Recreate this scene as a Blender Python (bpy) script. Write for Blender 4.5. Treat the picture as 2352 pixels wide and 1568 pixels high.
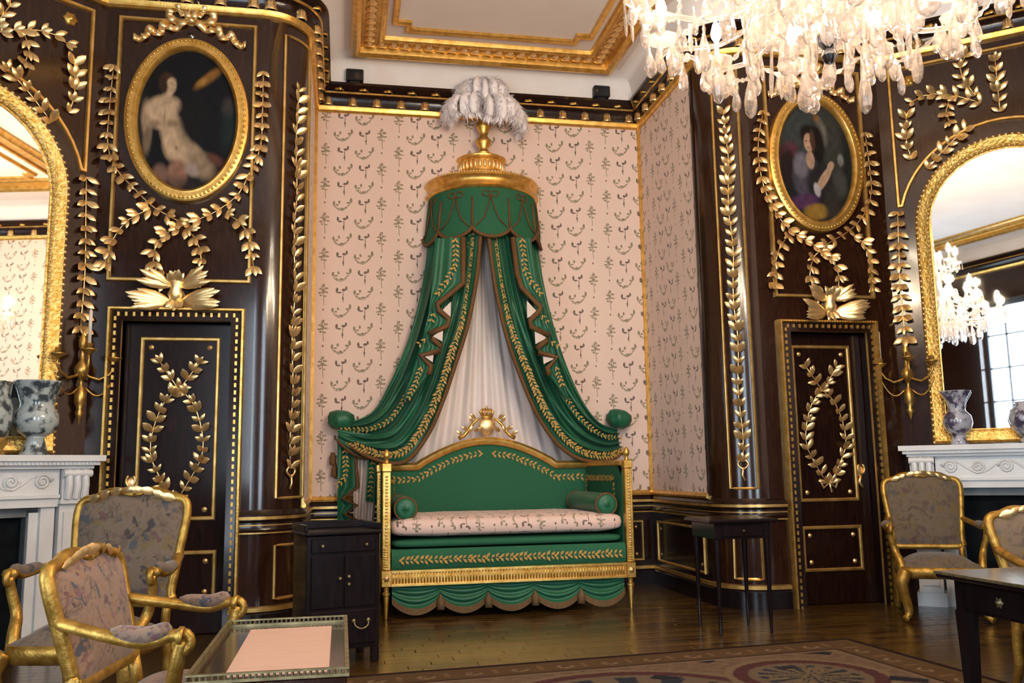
import bpy, math, random
import numpy as np
from mathutils import Vector as V, Matrix
random.seed(7)
for o in list(bpy.data.objects): bpy.data.objects.remove(o)
SC = bpy.context.scene
COL = SC.collection
PI = math.pi

# ---------------------------------------------------------------- camera
FPX, YAW, PIT, ROL, EYE = 2046.0, .1896, .1443, -.0159, 1.25
cF = V((math.sin(YAW)*math.cos(PIT), math.cos(YAW)*math.cos(PIT), math.sin(PIT)))
_r = V((math.cos(YAW), -math.sin(YAW), 0)); _u = _r.cross(cF)
cR = _r*math.cos(ROL) + _u*math.sin(ROL); cU = _u*math.cos(ROL) - _r*math.sin(ROL)
cP = V((0, 0, EYE))
cam = bpy.data.cameras.new('camera'); co = bpy.data.objects.new('camera', cam); COL.objects.link(co)
cam.sensor_width = 36; cam.lens = 36*FPX/2352; cam.clip_start = .05; cam.clip_end = 200
co.matrix_world = Matrix(((cR.x, cU.x, -cF.x, 0), (cR.y, cU.y, -cF.y, 0), (cR.z, cU.z, -cF.z, EYE), (0, 0, 0, 1)))
SC.camera = co
def ray(x, y): return cF*FPX + cR*(x-1176) - cU*(y-784)
def at(x, y, Y): d = ray(x, y); return cP + d*(Y/d.y)          # measured point at depth Y

# ---------------------------------------------------------------- light and exposure
SC.view_settings.view_transform = 'Standard'; SC.view_settings.look = 'None'
SC.view_settings.gamma = 1; SC.view_settings.use_curve_mapping = False
SC.view_settings.exposure = 0.15
W = bpy.data.worlds.new('overcast_sky'); SC.world = W; W.use_nodes = True
W.node_tree.nodes['Background'].inputs[0].default_value = (.78, .88, 1, 1)
W.node_tree.nodes['Background'].inputs[1].default_value = 2.0
def area(name, loc, rot, sx, sy, en, colr):
    l = bpy.data.lights.new(name, 'AREA'); l.shape = 'RECTANGLE'; l.size = sx; l.size_y = sy; l.energy = en; l.color = colr
    o = bpy.data.objects.new(name, l); COL.objects.link(o); o.location = loc; o.rotation_euler = rot; return o
WIN = [(-1.75, -.25), (2.0, 3.5)]                   # windows in the wall behind the camera
BACKY = -2.2
for i, (a, b) in enumerate(WIN):
    area('daylight', ((a+b)/2, BACKY-.35, 2.55), (PI/2, 0, 0), b-a, 4.0, 250, (.72, .86, 1))
WINL = (.6, 2.5)                                               # window in the left side wall, outside the frame
area('daylight', (-4.08, 1.55, 2.55), (PI/2, 0, -PI/2), 1.9, 4.0, 230, (.72, .86, 1))
LAMP_E = 62.0

# ---------------------------------------------------------------- helpers
def wloc(o):
    p = V((0, 0, 0))
    while o: p += o.location; o = o.parent
    return p
def link(o, parent=None):
    COL.objects.link(o)
    if parent: o.parent = parent
    return o
def tag(o, label=None, cat=None, group=None, kind=None):
    for k, v in (('label', label), ('category', cat), ('group', group), ('kind', kind)):
        if v: o[k] = v
    return o
def thing(name, loc, label, cat, group=None):
    o = bpy.data.objects.new(name, None); o.location = loc; o.empty_display_size = .1
    link(o); return tag(o, label, cat, group)
def struct(name, loc=(0, 0, 0)):
    o = bpy.data.objects.new(name, None); o.location = loc; link(o); o['kind'] = 'structure'; return o
class MB:
    def __init__(s): s.v = []; s.f = []
    def add(s, vs, fs):
        b = len(s.v); s.v += [tuple(p) for p in vs]; s.f += [tuple(i+b for i in f) for f in fs]; return s
    def box(s, lo, hi, M=None):
        x0, y0, z0 = lo; x1, y1, z1 = hi
        vs = [V(p) for p in ((x0,y0,z0),(x1,y0,z0),(x1,y1,z0),(x0,y1,z0),(x0,y0,z1),(x1,y0,z1),(x1,y1,z1),(x0,y1,z1))]
        if M: vs = [M @ p for p in vs]
        return s.add(vs, [(3,2,1,0),(4,5,6,7),(0,1,5,4),(1,2,6,5),(2,3,7,6),(3,0,4,7)])
    def bbox(s, lo, hi, b=.01, M=None):                       # box with chamfered edges
        x0, y0, z0 = lo; x1, y1, z1 = hi; vs = []
        for z, i in ((z0, b), (z0+b, 0), (z1-b, 0), (z1, b)):
            for (x, y) in ((x0+i+b, y0+i), (x1-i-b, y0+i), (x1-i, y0+i+b), (x1-i, y1-i-b), (x1-i-b, y1-i), (x0+i+b, y1-i), (x0+i, y1-i-b), (x0+i, y0+i+b)):
                vs.append(V((x, y, z)))
        if M: vs = [M @ p for p in vs]
        fs = [tuple(range(7, -1, -1)), tuple(range(24, 32))]
        for k in range(3):
            for j in range(8): a = k*8+j; c = k*8+(j+1) % 8; fs.append((a, c, c+8, a+8))
        return s.add(vs, fs)
    def tube(s, pts, r, n=8, closed=False, sx=1.0, sy=1.0, up=None):
        pts = [V(p) for p in pts]; m = len(pts); vs = []; fs = []
        rf = r if callable(r) else (lambda t: r)
        prev = None
        for i, p in enumerate(pts):
            if closed: t = pts[(i+1) % m]-pts[i-1]
            else: t = pts[min(i+1, m-1)]-pts[max(i-1, 0)]
            if t.length < 1e-9: t = V((0, 0, 1))
            t.normalize()
            if up is not None: a = V(up)
            else: a = prev if prev is not None else (V((0, 0, 1)) if abs(t.z) < .9 else V((1, 0, 0)))
            a = a-t*a.dot(t)
            if a.length < 1e-6: a = t.orthogonal()
            a.normalize(); prev = a; b = t.cross(a); R = rf(i/max(1, m-1))
            for k in range(n):
                q = 2*PI*k/n; vs.append(p+a*(R*sy*math.cos(q))+b*(R*sx*math.sin(q)))
        for i in range(m if closed else m-1):
            j = (i+1) % m
            for k in range(n): l = (k+1) % n; fs.append((i*n+k, i*n+l, j*n+l, j*n+k))
        if not closed: fs.append(tuple(range(n-1, -1, -1))); fs.append(tuple((m-1)*n+k for k in range(n)))
        return s.add(vs, fs)
    def lathe(s, prof, n=20, o=(0, 0, 0), a0=0., a1=2*PI, M=None, lob=None):
        full = abs(a1-a0-2*PI) < 1e-6; m = n if full else n+1; vs = []; fs = []; o = V(o)
        for (r, z) in prof:
            for k in range(m):
                a = a0+(a1-a0)*k/n; rr = r*(lob(a, z) if lob else 1)
                p = V((rr*math.cos(a), rr*math.sin(a), z)); vs.append((M @ p if M else p)+o)
        for i in range(len(prof)-1):
            for k in range(n):
                l = (k+1) % m; fs.append((i*m+k, i*m+l, (i+1)*m+l, (i+1)*m+k))
        if full:
            if prof[0][0] > 1e-6: fs.append(tuple(range(m-1, -1, -1)))
            if prof[-1][0] > 1e-6: fs.append(tuple((len(prof)-1)*m+k for k in range(m)))
        return s.add(vs, fs)
    def grid(s, fn, nu, nv):
        vs = [fn(i/nu, j/nv) for j in range(nv+1) for i in range(nu+1)]
        fs = [(j*(nu+1)+i, j*(nu+1)+i+1, (j+1)*(nu+1)+i+1, (j+1)*(nu+1)+i) for j in range(nv) for i in range(nu)]
        return s.add(vs, fs)
    def sweep(s, path, nrm, prof, closed=False):              # prof (side offset, lift along nrm), mitred
        path = [V(p) for p in path]; n = V(nrm).normalized(); m = len(path); k = len(prof); vs = []; fs = []
        for i, p in enumerate(path):
            tp = (p-path[i-1]) if (closed or i > 0) else None
            tn = (path[(i+1) % m]-p) if (closed or i < m-1) else None
            if tp is None: tp = tn
            if tn is None: tn = tp
            s1 = tp.normalized().cross(n); s2 = tn.normalized().cross(n)
            mt = (s1+s2)/max(.25, 1+s1.dot(s2))
            for (a, b) in prof: vs.append(p+mt*a+n*b)
        for i in range(m if closed else m-1):
            j = (i+1) % m
            for q in range(k): l = (q+1) % k; fs.append((i*k+q, j*k+q, j*k+l, i*k+l))
        if not closed: fs.append(tuple(range(k))); fs.append(tuple((m-1)*k+q for q in range(k-1, -1, -1)))
        return s.add(vs, fs)
    def slab(s, poly, d):                                     # polygon (3D points) thickened by vector d
        n = len(poly); a = [V(p) for p in poly]; b = [p+V(d) for p in a]
        return s.add(a+b, [tuple(range(n)), tuple(range(2*n-1, n-1, -1))]+[(i, i+n, (i+1) % n+n, (i+1) % n) for i in range(n)])
    def mesh(s, name, mat, smooth=True, off=(0, 0, 0)):
        me = bpy.data.meshes.new(name); o = V(off)
        me.from_pydata([(p[0]-o.x, p[1]-o.y, p[2]-o.z) for p in s.v], [], s.f); me.update()
        if mat: me.materials.append(mat)
        if smooth is True or smooth is False: me.polygons.foreach_set('use_smooth', [bool(smooth)]*len(me.polygons))
        else:
            me.polygons.foreach_set('use_smooth', [True]*len(me.polygons)); me.set_sharp_from_angle(angle=math.radians(smooth))
        return me
    def build(s, name, mat, parent=None, smooth=35, label=None, loc=None):
        off = wloc(parent) if parent else V(loc or (0, 0, 0))
        o = bpy.data.objects.new(name, s.mesh(name, mat, smooth, off))
        if not parent: o.location = off
        link(o, parent)
        if label: o['label'] = label
        return o
def copy_tree(o, parent=None):
    c = o.copy(); link(c); c.parent = parent
    for ch in o.children: copy_tree(ch, c)
    return c
def smooth(pts, n=8):                                          # Catmull-Rom through points of any dimension
    P = [np.array(p, float) for p in pts]; out = []
    for i in range(len(P)-1):
        a = P[i-1] if i else 2*P[0]-P[1]; b = P[i]; c = P[i+1]; d = P[i+2] if i+2 < len(P) else 2*P[-1]-P[-2]
        for k in range(n):
            t = k/n; out.append(.5*((2*b)+(c-a)*t+(2*a-5*b+4*c-d)*t*t+(3*b-a-3*c+d)*t**3))
    out.append(P[-1]); return out
def resample(pts, step):
    P = [np.array(p, float) for p in pts]; L = [0]
    for i in range(1, len(P)): L.append(L[-1]+np.linalg.norm(P[i]-P[i-1]))
    n = max(2, int(round(L[-1]/step))+1); out = []
    for s in np.linspace(0, L[-1], n):
        i = min(len(P)-2, max(0, int(np.searchsorted(L, s))-1)); d = L[i+1]-L[i]
        t = 0 if d < 1e-9 else (s-L[i])/d; out.append(P[i]*(1-t)+P[i+1]*t)
    return out

# ---------------------------------------------------------------- materials
class Nd:                                                       # tiny maths wrapper over shader nodes
    def __init__(s, t, sock): s.t = t; s.s = sock
    def op(s, o, b=None, c=None):
        n = s.t.nodes.new('ShaderNodeMath'); n.operation = o; s.t.links.new(s.s, n.inputs[0])
        for i, q in ((1, b), (2, c)):
            if q is None: continue
            if isinstance(q, Nd): s.t.links.new(q.s, n.inputs[i])
            else: n.inputs[i].default_value = q
        return Nd(s.t, n.outputs[0])
    def __add__(s, b): return s.op('ADD', b)
    def __sub__(s, b): return s.op('SUBTRACT', b)
    def __mul__(s, b): return s.op('MULTIPLY', b)
    def fr(s): return s.op('FRACT')
    def ab(s): return s.op('ABSOLUTE')
    def lt(s, b): return s.op('LESS_THAN', b)
    def mx(s, b): return s.op('MAXIMUM', b)
    def mn(s, b): return s.op('MINIMUM', b)
def newmat(name):
    m = bpy.data.materials.new(name); m.use_nodes = True; t = m.node_tree
    return m, t, t.nodes['Principled BSDF']
def noise(t, scale, detail=3, co=None, rough=.5, dist=0, stretch=None):
    n = t.nodes.new('ShaderNodeTexNoise'); n.inputs['Scale'].default_value = scale; n.inputs['Detail'].default_value = detail
    n.inputs['Roughness'].default_value = rough; n.inputs['Distortion'].default_value = dist
    c = co
    if c is None:
        tc = t.nodes.new('ShaderNodeTexCoord'); c = tc.outputs['Object']
    if stretch:
        mp = t.nodes.new('ShaderNodeMapping'); mp.inputs['Scale'].default_value = stretch; t.links.new(c, mp.inputs[0]); c = mp.outputs[0]
    t.links.new(c, n.inputs['Vector']); return n
def ramp(t, fac, stops):
    r = t.nodes.new('ShaderNodeValToRGB'); e = r.color_ramp.elements
    while len(e) < len(stops): e.new(.5)
    for q, (p, c) in zip(e, stops): q.position = p; q.color = (*c, 1)
    t.links.new(fac, r.inputs[0]); return r.outputs[0]
def bump(t, b, h, st, dist=.01):
    n = t.nodes.new('ShaderNodeBump'); n.inputs['Strength'].default_value = st; n.inputs['Distance'].default_value = dist
    t.links.new(h, n.inputs['Height']); t.links.new(n.outputs[0], b.inputs['Normal'])
def mat(name, col, rough=.5, metal=0, coat=0, c2=None, ns=8, bmp=0, bns=None, stretch=None, sheen=0, spec=None, det=4, lo=.35, hi=.65):
    m, t, b = newmat(name); b.inputs['Base Color'].default_value = (*col, 1); b.inputs['Roughness'].default_value = rough
    b.inputs['Metallic'].default_value = metal; b.inputs['Coat Weight'].default_value = coat; b.inputs['Coat Roughness'].default_value = .08
    if spec is not None: b.inputs['Specular IOR Level'].default_value = spec
    if sheen: b.inputs['Sheen Weight'].default_value = sheen
    if c2: n = noise(t, ns, det, stretch=stretch, dist=(.6 if stretch and 'veneer' in name else 0)); t.links.new(ramp(t, n.outputs[0], [(lo, col), (hi, c2)]), b.inputs['Base Color'])
    if bmp: n = noise(t, bns or ns*3, 3, stretch=stretch); bump(t, b, n.outputs[0], bmp)
    return m
M = {}
M['wood'] = mat('mahogany_veneer', (.014, .0045, .0028), .16, coat=.25, spec=.4, c2=(.036, .013, .006), ns=5, stretch=(9, 9, 1.3), lo=.3, hi=.75)
M['wood_door'] = mat('dark_mahogany', (.0085, .0032, .0025), .2, coat=.12, spec=.3, c2=(.020, .007, .0045), ns=5, stretch=(8, 8, 1))
M['wood_black'] = mat('blackened_wood', (.0055, .0032, .0040), .22, coat=.1, spec=.25, c2=(.011, .0055, .0065), ns=6, stretch=(6, 6, 1))
M['gold'] = mat('gilt_wood', (.62, .34, .065), .33, metal=.85, c2=(.83, .52, .15), ns=14, bmp=.15, bns=60)
M['gold_line'] = mat('gilt_moulding', (.50, .29, .075), .34, metal=.8, c2=(.70, .45, .15), ns=10)
M['ormolu'] = mat('ormolu', (.90, .58, .22), .3, metal=.85, c2=(1.0, .76, .40), ns=20, bmp=.1, bns=90)
M['gold_carved'] = mat('carved_gilding', (.60, .32, .05), .4, metal=.75, c2=(.92, .62, .2), ns=30, bmp=.8, bns=45)
M['brass'] = mat('dull_brass', (.16, .125, .06), .42, metal=.75, c2=(.30, .24, .12), ns=25)
M['gold_dull'] = mat('worn_chair_gilding', (.28, .15, .022), .42, metal=.7, c2=(.52, .31, .065), ns=16, bmp=.3, bns=50)
M['sconce'] = mat('dark_gilt_bronze', (.36, .20, .045), .35, metal=.85, c2=(.62, .38, .1), ns=30)
M['white'] = mat('white_plaster', (.78, .72, .69), .75, c2=(.82, .77, .74), ns=3)
M['ceil'] = mat('ceiling_plaster', (.72, .64, .60), .8, c2=(.76, .69, .65), ns=2)
M['marble'] = mat('white_marble', (.70, .70, .69), .3, c2=(.58, .56, .54), ns=3, lo=.45, hi=.8)
M['green'] = mat('green_silk', (.010, .095, .043), .42, sheen=.06, spec=.4, c2=(.014, .125, .058), ns=4, bmp=.06, bns=40)
M['green_flat'] = mat('green_upholstery', (.020, .108, .053), .8, spec=.2, c2=(.026, .125, .062), ns=200, det=1)
M['braid'] = mat('brown_braid', (.085, .034, .008), .75, c2=(.17, .080, .018), ns=130)
M['embro'] = mat('gold_embroidery', (.36, .20, .035), .6, c2=(.52, .32, .08), ns=60)
M['lining'] = mat('cream_lining', (.72, .60, .52), .8)
M['silkwhite'] = mat('white_silk', (.84, .73, .68), .6, sheen=.2)
M['feather'] = mat('ostrich_plume', (.84, .78, .80), .9, c2=(.94, .90, .90), ns=26, sheen=.3)
M['black'] = mat('black_plastic', (.006, .007, .009), .5)
M['lens'] = mat('dark_lamp_glass', (.015, .018, .022), .1)
M['chrome'] = mat('polished_silver', (.25, .27, .30), .2, metal=1)
M['candle'] = mat('candle_wax', (.72, .62, .48), .5)
M['leather'] = mat('pale_leather', (.47, .285, .21), .55, c2=(.52, .33, .25), ns=6, stretch=(1, 14, 1))
M['hearth'] = mat('hearth_shade', (.003, .004, .005), .7, spec=.06, c2=(.008, .010, .012), ns=6)  # near-black colour stands in for the shade inside the fireplace opening
M['slate'] = mat('grey_slate', (.10, .115, .12), .5, c2=(.16, .18, .19), ns=3)
M['fringe'] = mat('brown_fringe', (.085, .045, .016), .85, c2=(.19, .105, .04), ns=60, stretch=(6, 6, .4))
M['glaze'] = mat('blue_white_porcelain', (.42, .47, .46), .14, coat=.4, c2=(.045, .06, .07), ns=13, lo=.46, hi=.58)
M['glaze2'] = mat('grey_blue_porcelain', (.40, .41, .47), .14, coat=.4, c2=(.06, .05, .09), ns=15, lo=.45, hi=.60)
M['mirror'] = mat('mirror_silvering', (.86, .87, .86), .015, metal=1)
M['frost'] = mat('painted_window_frame', (.03, .03, .035), .4)
def tapestry(name, base, dark, cols, sc=9):
    m, t, b = newmat(name); b.inputs['Roughness'].default_value = .9; b.inputs['Sheen Weight'].default_value = .2
    tc = t.nodes.new('ShaderNodeTexCoord'); co_ = tc.outputs['Object']
    n1 = noise(t, sc, 4, co_, .6, 1.6); c = ramp(t, n1.outputs[0], [(.34, dark), (.47, base), (.60, base), (.72, dark)])
    for i, col in enumerate(cols):
        mp = t.nodes.new('ShaderNodeMapping'); mp.inputs['Location'].default_value = (3.1*i+1, 7.3*i, 2.2*i); t.links.new(co_, mp.inputs[0])
        nn = noise(t, sc*1.5, 2, mp.outputs[0], .5, .8); f = ramp(t, nn.outputs[0], [(.60, (0, 0, 0)), (.66, (1, 1, 1))])
        mx = t.nodes.new('ShaderNodeMix'); mx.data_type = 'RGBA'; t.links.new(f, mx.inputs[0]); t.links.new(c, mx.inputs[6]); mx.inputs[7].default_value = (*col, 1); c = mx.outputs[2]
    t.links.new(c, b.inputs['Base Color']); wv = noise(t, 220, 1, co_); bump(t, b, wv.outputs[0], .3, .004); return m
M['tap'] = tapestry('floral_tapestry', (.135, .092, .060), (.07, .046, .033), [(.095, .045, .04), (.055, .056, .058), (.125, .082, .03), (.04, .03, .03)])
M['tap2'] = tapestry('brown_tapestry', (.13, .092, .058), (.07, .048, .032), [(.09, .05, .045), (.075, .07, .06), (.13, .088, .03)])
M['tap3'] = tapestry('pink_tapestry', (.20, .122, .08), (.11, .067, .045), [(.06, .022, .022), (.04, .042, .055), (.20, .11, .05), (.14, .055, .055)], 14)
def vcol(name, rough=.6, coat=0):
    m, t, b = newmat(name); b.inputs['Specular IOR Level'].default_value = .12; a = t.nodes.new('ShaderNodeAttribute'); a.attribute_name = 'paint'
    t.links.new(a.outputs[0], b.inputs['Base Color']); b.inputs['Roughness'].default_value = rough; b.inputs['Coat Weight'].default_value = coat
    return m
M['canvas'] = vcol('oil_on_canvas', .6); M['rug'] = vcol('woven_wool', .95)
def paint(ob, fn):
    me = ob.data; n = len(me.vertices); c = np.empty(n*3); me.vertices.foreach_get('co', c); c = c.reshape(n, 3)
    rgb = np.clip(fn(c), 0, 1); a = me.color_attributes.new('paint', 'FLOAT_COLOR', 'POINT')
    a.data.foreach_set('color', np.concatenate([rgb, np.ones((n, 1))], 1).astype(np.float32).ravel())
def wallpaper(name, axis, base, PX=.80, PY=.395, rough=.75, K=1.12, fold=False):     # printed silk: sprigs, garlands and small birds
    m, t, b = newmat(name); b.inputs['Roughness'].default_value = rough; b.inputs['Sheen Weight'].default_value = .15
    tc = t.nodes.new('ShaderNodeTexCoord'); co_ = tc.outputs['Object']; sp = t.nodes.new('ShaderNodeSeparateXYZ'); t.links.new(co_, sp.inputs[0])
    wob = noise(t, 30, 2, co_); wb = Nd(t, wob.outputs[0])-.5
    x = Nd(t, sp.outputs[axis[0]])*(1/PX); y = Nd(t, sp.outputs[axis[1]])
    if fold: y = y-Nd(t, sp.outputs[2])
    y = y*(1/PY)
    blot = Nd(t, noise(t, 75, 2, co_).outputs[0])
    def cell(cx, cy): return ((x-cx).fr()-.5)*PX+wb*.012, ((y-cy).fr()-.5)*PY+wb*.016
    def ell(px, py, ax, ay, rx, ry): u = (px-ax)*(1/rx); v = (py-ay)*(1/ry); return (u*u+v*v).lt(1.0)
    def sprig(cx, cy):
        px, py = cell(cx, cy); px = px*(1/K); py = py*(1/K); st = (px+py*.08).ab().lt(.0032)*py.ab().lt(.105)
        lf = None
        for ax, ay, rx, ry in ((0, .030, .018, .020), (-.024, .052, .020, .010), (.026, .060, .022, .011), (-.030, .012, .020, .010), (.030, .020, .022, .009), (.006, .088, .010, .016), (-.020, -.012, .014, .010), (.016, -.02, .014, .008), (-.012, .075, .012, .009)):
            e = ell(px, py, ax, ay, rx, ry); lf = e if lf is None else lf.mx(e)
        return st.mx(lf*blot.op('GREATER_THAN', .42))
    def swag(cx, cy):
        px, py = cell(cx, cy); px = px*(1/K); py = py*(1/K); q = px*px*9.0-.045+px*.22; arc = (py-q).ab().lt(.012)*px.ab().lt(.078)
        arc = arc*blot.op('GREATER_THAN', .45)
        return arc.mx(ell(px, py, -.028, .030, .010, .017)).mx(ell(px, py, -.080, .015, .012, .022)).mx(ell(px, py, .084, .050, .012, .026)).mx(ell(px, py, .058, .026, .016, .009)).mx(ell(px, py, -.05, .0, .016, .008)).mx(ell(px, py, .0, -.034, .016, .010))
    def bird(cx, cy):
        px, py = cell(cx, cy); px = px*(1/K); py = py*(1/K); s = ell(px, py, .024, .038, .018, .013).mx(ell(px, py, .048, .055, .010, .020)).mx(ell(px, py, -.040, .035, .012, .024)).mx(ell(px, py, -.018, .012, .022, .008))
        return s.mx((px-.018).ab().lt(.0035)*(py+.03).ab().lt(.05)).mx(ell(px, py, .016, -.045, .008, .018))
    g = sprig(0, 0).mx(sprig(.235, .5)).mx(swag(.47, .02)).mx(swag(.76, .52))
    d = bird(.47, .52).mx(bird(.76, .02))
    px, py = cell(0, .5); dots = ell(px, py, 0, .03, .009, .011); px, py = cell(.235, 0); dots = dots.mx(ell(px, py, 0, .03, .009, .011))
    n2 = noise(t, 60, 2, co_); gc = ramp(t, n2.outputs[0], [(.4, (.10, .105, .045)), (.6, (.20, .165, .085))])
    dc = ramp(t, n2.outputs[0], [(.4, (.055, .035, .040)), (.6, (.14, .10, .06))])
    def mix(f, a, c):
        q = t.nodes.new('ShaderNodeMix'); q.data_type = 'RGBA'; t.links.new(f, q.inputs[0])
        if isinstance(a, tuple): q.inputs[6].default_value = (*a, 1)
        else: t.links.new(a, q.inputs[6])
        t.links.new(c, q.inputs[7]); return q.outputs[2]
    c = mix((g*.82).s, base, gc); c = mix((d.mx(dots)*.9).s, c, dc); t.links.new(c, b.inputs['Base Color']); return m
PAPER = (.76, .575, .485)
M['paperX'] = wallpaper('printed_silk_wall', (0, 2), PAPER)
M['paperY'] = wallpaper('printed_silk_side_wall', (1, 2), PAPER)
M['ticking'] = wallpaper('printed_silk_mattress', (0, 1), (.74, .53, .45), .56, .30, K=.85, fold=True)
def floor_mat():
    m, t, b = newmat('oak_parquet'); oi = t.nodes.new('ShaderNodeObjectInfo'); tc = t.nodes.new('ShaderNodeTexCoord')
    n = noise(t, 3, 5, tc.outputs['Object'], .6, .4, (1.2, 14, 1)); r = Nd(t, oi.outputs['Random'])*.55+Nd(t, n.outputs[0])*.5
    t.links.new(ramp(t, r.s, [(.2, (.028, .0125, .0028)), (.8, (.096, .047, .0085))]), b.inputs['Base Color'])
    b.inputs['Roughness'].default_value = .26; b.inputs['Coat Weight'].default_value = .35; b.inputs['Coat Roughness'].default_value = .18; return m
M['floor'] = floor_mat()
def emit(name, col, st):
    m = bpy.data.materials.new(name); m.use_nodes = True; t = m.node_tree; t.nodes.clear()
    e = t.nodes.new('ShaderNodeEmission'); e.inputs[0].default_value = (*col, 1); e.inputs[1].default_value = st
    o = t.nodes.new('ShaderNodeOutputMaterial'); t.links.new(e.outputs[0], o.inputs[0]); return m
M['bulb'] = emit('lit_candle_bulb', (1, .84, .62), 190)
def crystal():                                                  # faceted lead glass: clear, refracting and faintly scattering
    m = bpy.data.materials.new('lead_crystal'); m.use_nodes = True; t = m.node_tree; t.nodes.clear(); N = t.nodes.new; L = t.links.new
    g = N('ShaderNodeBsdfGlass'); g.inputs['IOR'].default_value = 1.5; g.inputs['Roughness'].default_value = .02; g.inputs[0].default_value = (1, .97, .95, 1)
    tr = N('ShaderNodeBsdfTransparent'); tr.inputs[0].default_value = (.97, .95, .94, 1)
    d = N('ShaderNodeBsdfDiffuse'); d.inputs[0].default_value = (.95, .90, .87, 1); tl = N('ShaderNodeBsdfTranslucent'); tl.inputs[0].default_value = (.95, .90, .87, 1)
    a = N('ShaderNodeMixShader'); a.inputs[0].default_value = .5; L(d.outputs[0], a.inputs[1]); L(tl.outputs[0], a.inputs[2])
    x = N('ShaderNodeMixShader'); x.inputs[0].default_value = .5; L(tr.outputs[0], x.inputs[1]); L(g.outputs[0], x.inputs[2])
    y = N('ShaderNodeMixShader'); y.inputs[0].default_value = .065; L(x.outputs[0], y.inputs[1]); L(a.outputs[0], y.inputs[2])
    o = N('ShaderNodeOutputMaterial'); L(y.outputs[0], o.inputs[0]); return m
M['crystal'] = crystal()
def pane_mat():
    m = bpy.data.materials.new('window_glass'); m.use_nodes = True; t = m.node_tree; t.nodes.clear()
    g = t.nodes.new('ShaderNodeBsdfGlossy'); g.inputs['Roughness'].default_value = .02
    tr = t.nodes.new('ShaderNodeBsdfTransparent'); x = t.nodes.new('ShaderNodeMixShader'); x.inputs[0].default_value = .06
    o = t.nodes.new('ShaderNodeOutputMaterial'); t.links.new(tr.outputs[0], x.inputs[1]); t.links.new(g.outputs[0], x.inputs[2]); t.links.new(x.outputs[0], o.inputs[0]); return m
M['pane'] = pane_mat()

# ---------------------------------------------------------------- the room
XL, XR, YB, YD, RA, ZC = -.33, 3.41, 9.6, 7.6, .40, 5.80
CH = math.radians(38.7)
class Flat:
    def __init__(s, o, u, n): s.o = V(o); s.u = V(u).normalized(); s.n = V(n).normalized()
    def pt(s, a, z, off=0): return s.o+s.u*a+s.n*off+V((0, 0, z))
    def nr(s, a): return s.n
    def tg(s, a): return s.u
    def px(s, x, y, off=0):
        d = ray(x, y); q = cP+d*((s.o+s.n*off-cP).dot(s.n)/d.dot(s.n)); return ((q-s.o).dot(s.u), q.z)
class Arc:
    def __init__(s, cx, sg): s.cx = cx; s.sg = sg
    def pt(s, a, z, off=0):
        r = RA+off; q = a/RA; return V((s.cx+s.sg*r*math.cos(q), YD+RA-r*math.sin(q), z))
    def nr(s, a): q = a/RA; return V((s.sg*math.cos(q), -math.sin(q), 0))
    def tg(s, a): q = a/RA; return V((-s.sg*math.sin(q), -math.cos(q), 0))
    def px(s, x, y, off=0):
        d = ray(x, y); c = V((s.cx, YD+RA)); a = d.x**2+d.y**2; b = -2*(d.x*c.x+d.y*c.y); k = c.x**2+c.y**2-RA**2
        D = b*b-4*a*k
        if D < 0: t = -b/(2*a)
        else: t = (-b-math.sqrt(D))/(2*a)
        q = cP+d*t; ang = math.atan2(YD+RA-q.y, s.sg*(q.x-s.cx)); return (max(0, min(PI/2, ang))*RA, q.z)
FD = Flat((0, YD, 0), (1, 0, 0), (0, -1, 0)); FB = Flat((0, YB, 0), (1, 0, 0), (0, -1, 0))
FAR = Flat((XR, YB, 0), (0, -1, 0), (-1, 0, 0)); FAL = Flat((XL, YB, 0), (0, -1, 0), (1, 0, 0))
FCL = Flat((-2.0, YD, 0), (-math.cos(CH), -math.sin(CH), 0), (math.sin(CH), -math.cos(CH), 0))
FCR = Flat((5.2, YD, 0), (math.cos(CH), -math.sin(CH), 0), (-math.sin(CH), -math.cos(CH), 0))
ARL = Arc(XL-RA, 1); ARR = Arc(XR+RA, -1)
CW = 2.1                                                       # length of each fireplace wall
def arcpts(A, n=10): return [A.pt(RA*PI/2*i/n, 0) for i in range(n+1)]
eL = FCL.pt(CW, 0); eR = FCR.pt(CW, 0)
XS = 5.3                                                       # side wall on the right, beyond the frame
CONT = [V((eL.x, BACKY, 0)), eL, V((-2.0, YD, 0))]+arcpts(ARL)[::-1]+[V((XL, YB, 0)), V((XR, YB, 0))]+arcpts(ARR)+[V((5.2, YD, 0)), eR, V((eR.x, 4.2, 0)), V((XS, 4.2, 0)), V((XS, BACKY, 0))]
def fbox(mb, F, a0, a1, z0, z1, o0, o1):
    q = [F.pt(a, z, o) for z in (z0, z1) for (a, o) in ((a0, o1), (a1, o1), (a1, o0), (a0, o0))]
    return mb.add(q, [(3,2,1,0),(4,5,6,7),(0,1,5,4),(1,2,6,5),(2,3,7,6),(3,0,4,7)])
def fprof(w, d): return [(-w/2, 0), (-w/2, d*.6), (-w*.25, d), (w*.25, d), (w/2, d*.6), (w/2, 0)]
def fpath(F, pts): return [F.pt(a, z, 0) for a, z in pts]
def moulding(F, pts, parent, w=.03, d=.025, closed=True, m='gold_line', name='panel_moulding', off=0):
    mb = MB()
    if isinstance(F, Arc):
        q = []
        for i in range(len(pts)):
            a = pts[i]; b = pts[(i+1) % len(pts)]; n = 8 if abs(a[0]-b[0]) > .02 else 1
            for k in range(n): q.append(F.pt(a[0]+(b[0]-a[0])*k/n, a[1]+(b[1]-a[1])*k/n, .008))
        mb.tube(q, w*.5, 6, True)
    else: mb.sweep([F.pt(a, z, off) for a, z in pts], F.n, fprof(w, d), closed)
    return mb.build(name, M[m], parent, 40)
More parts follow.
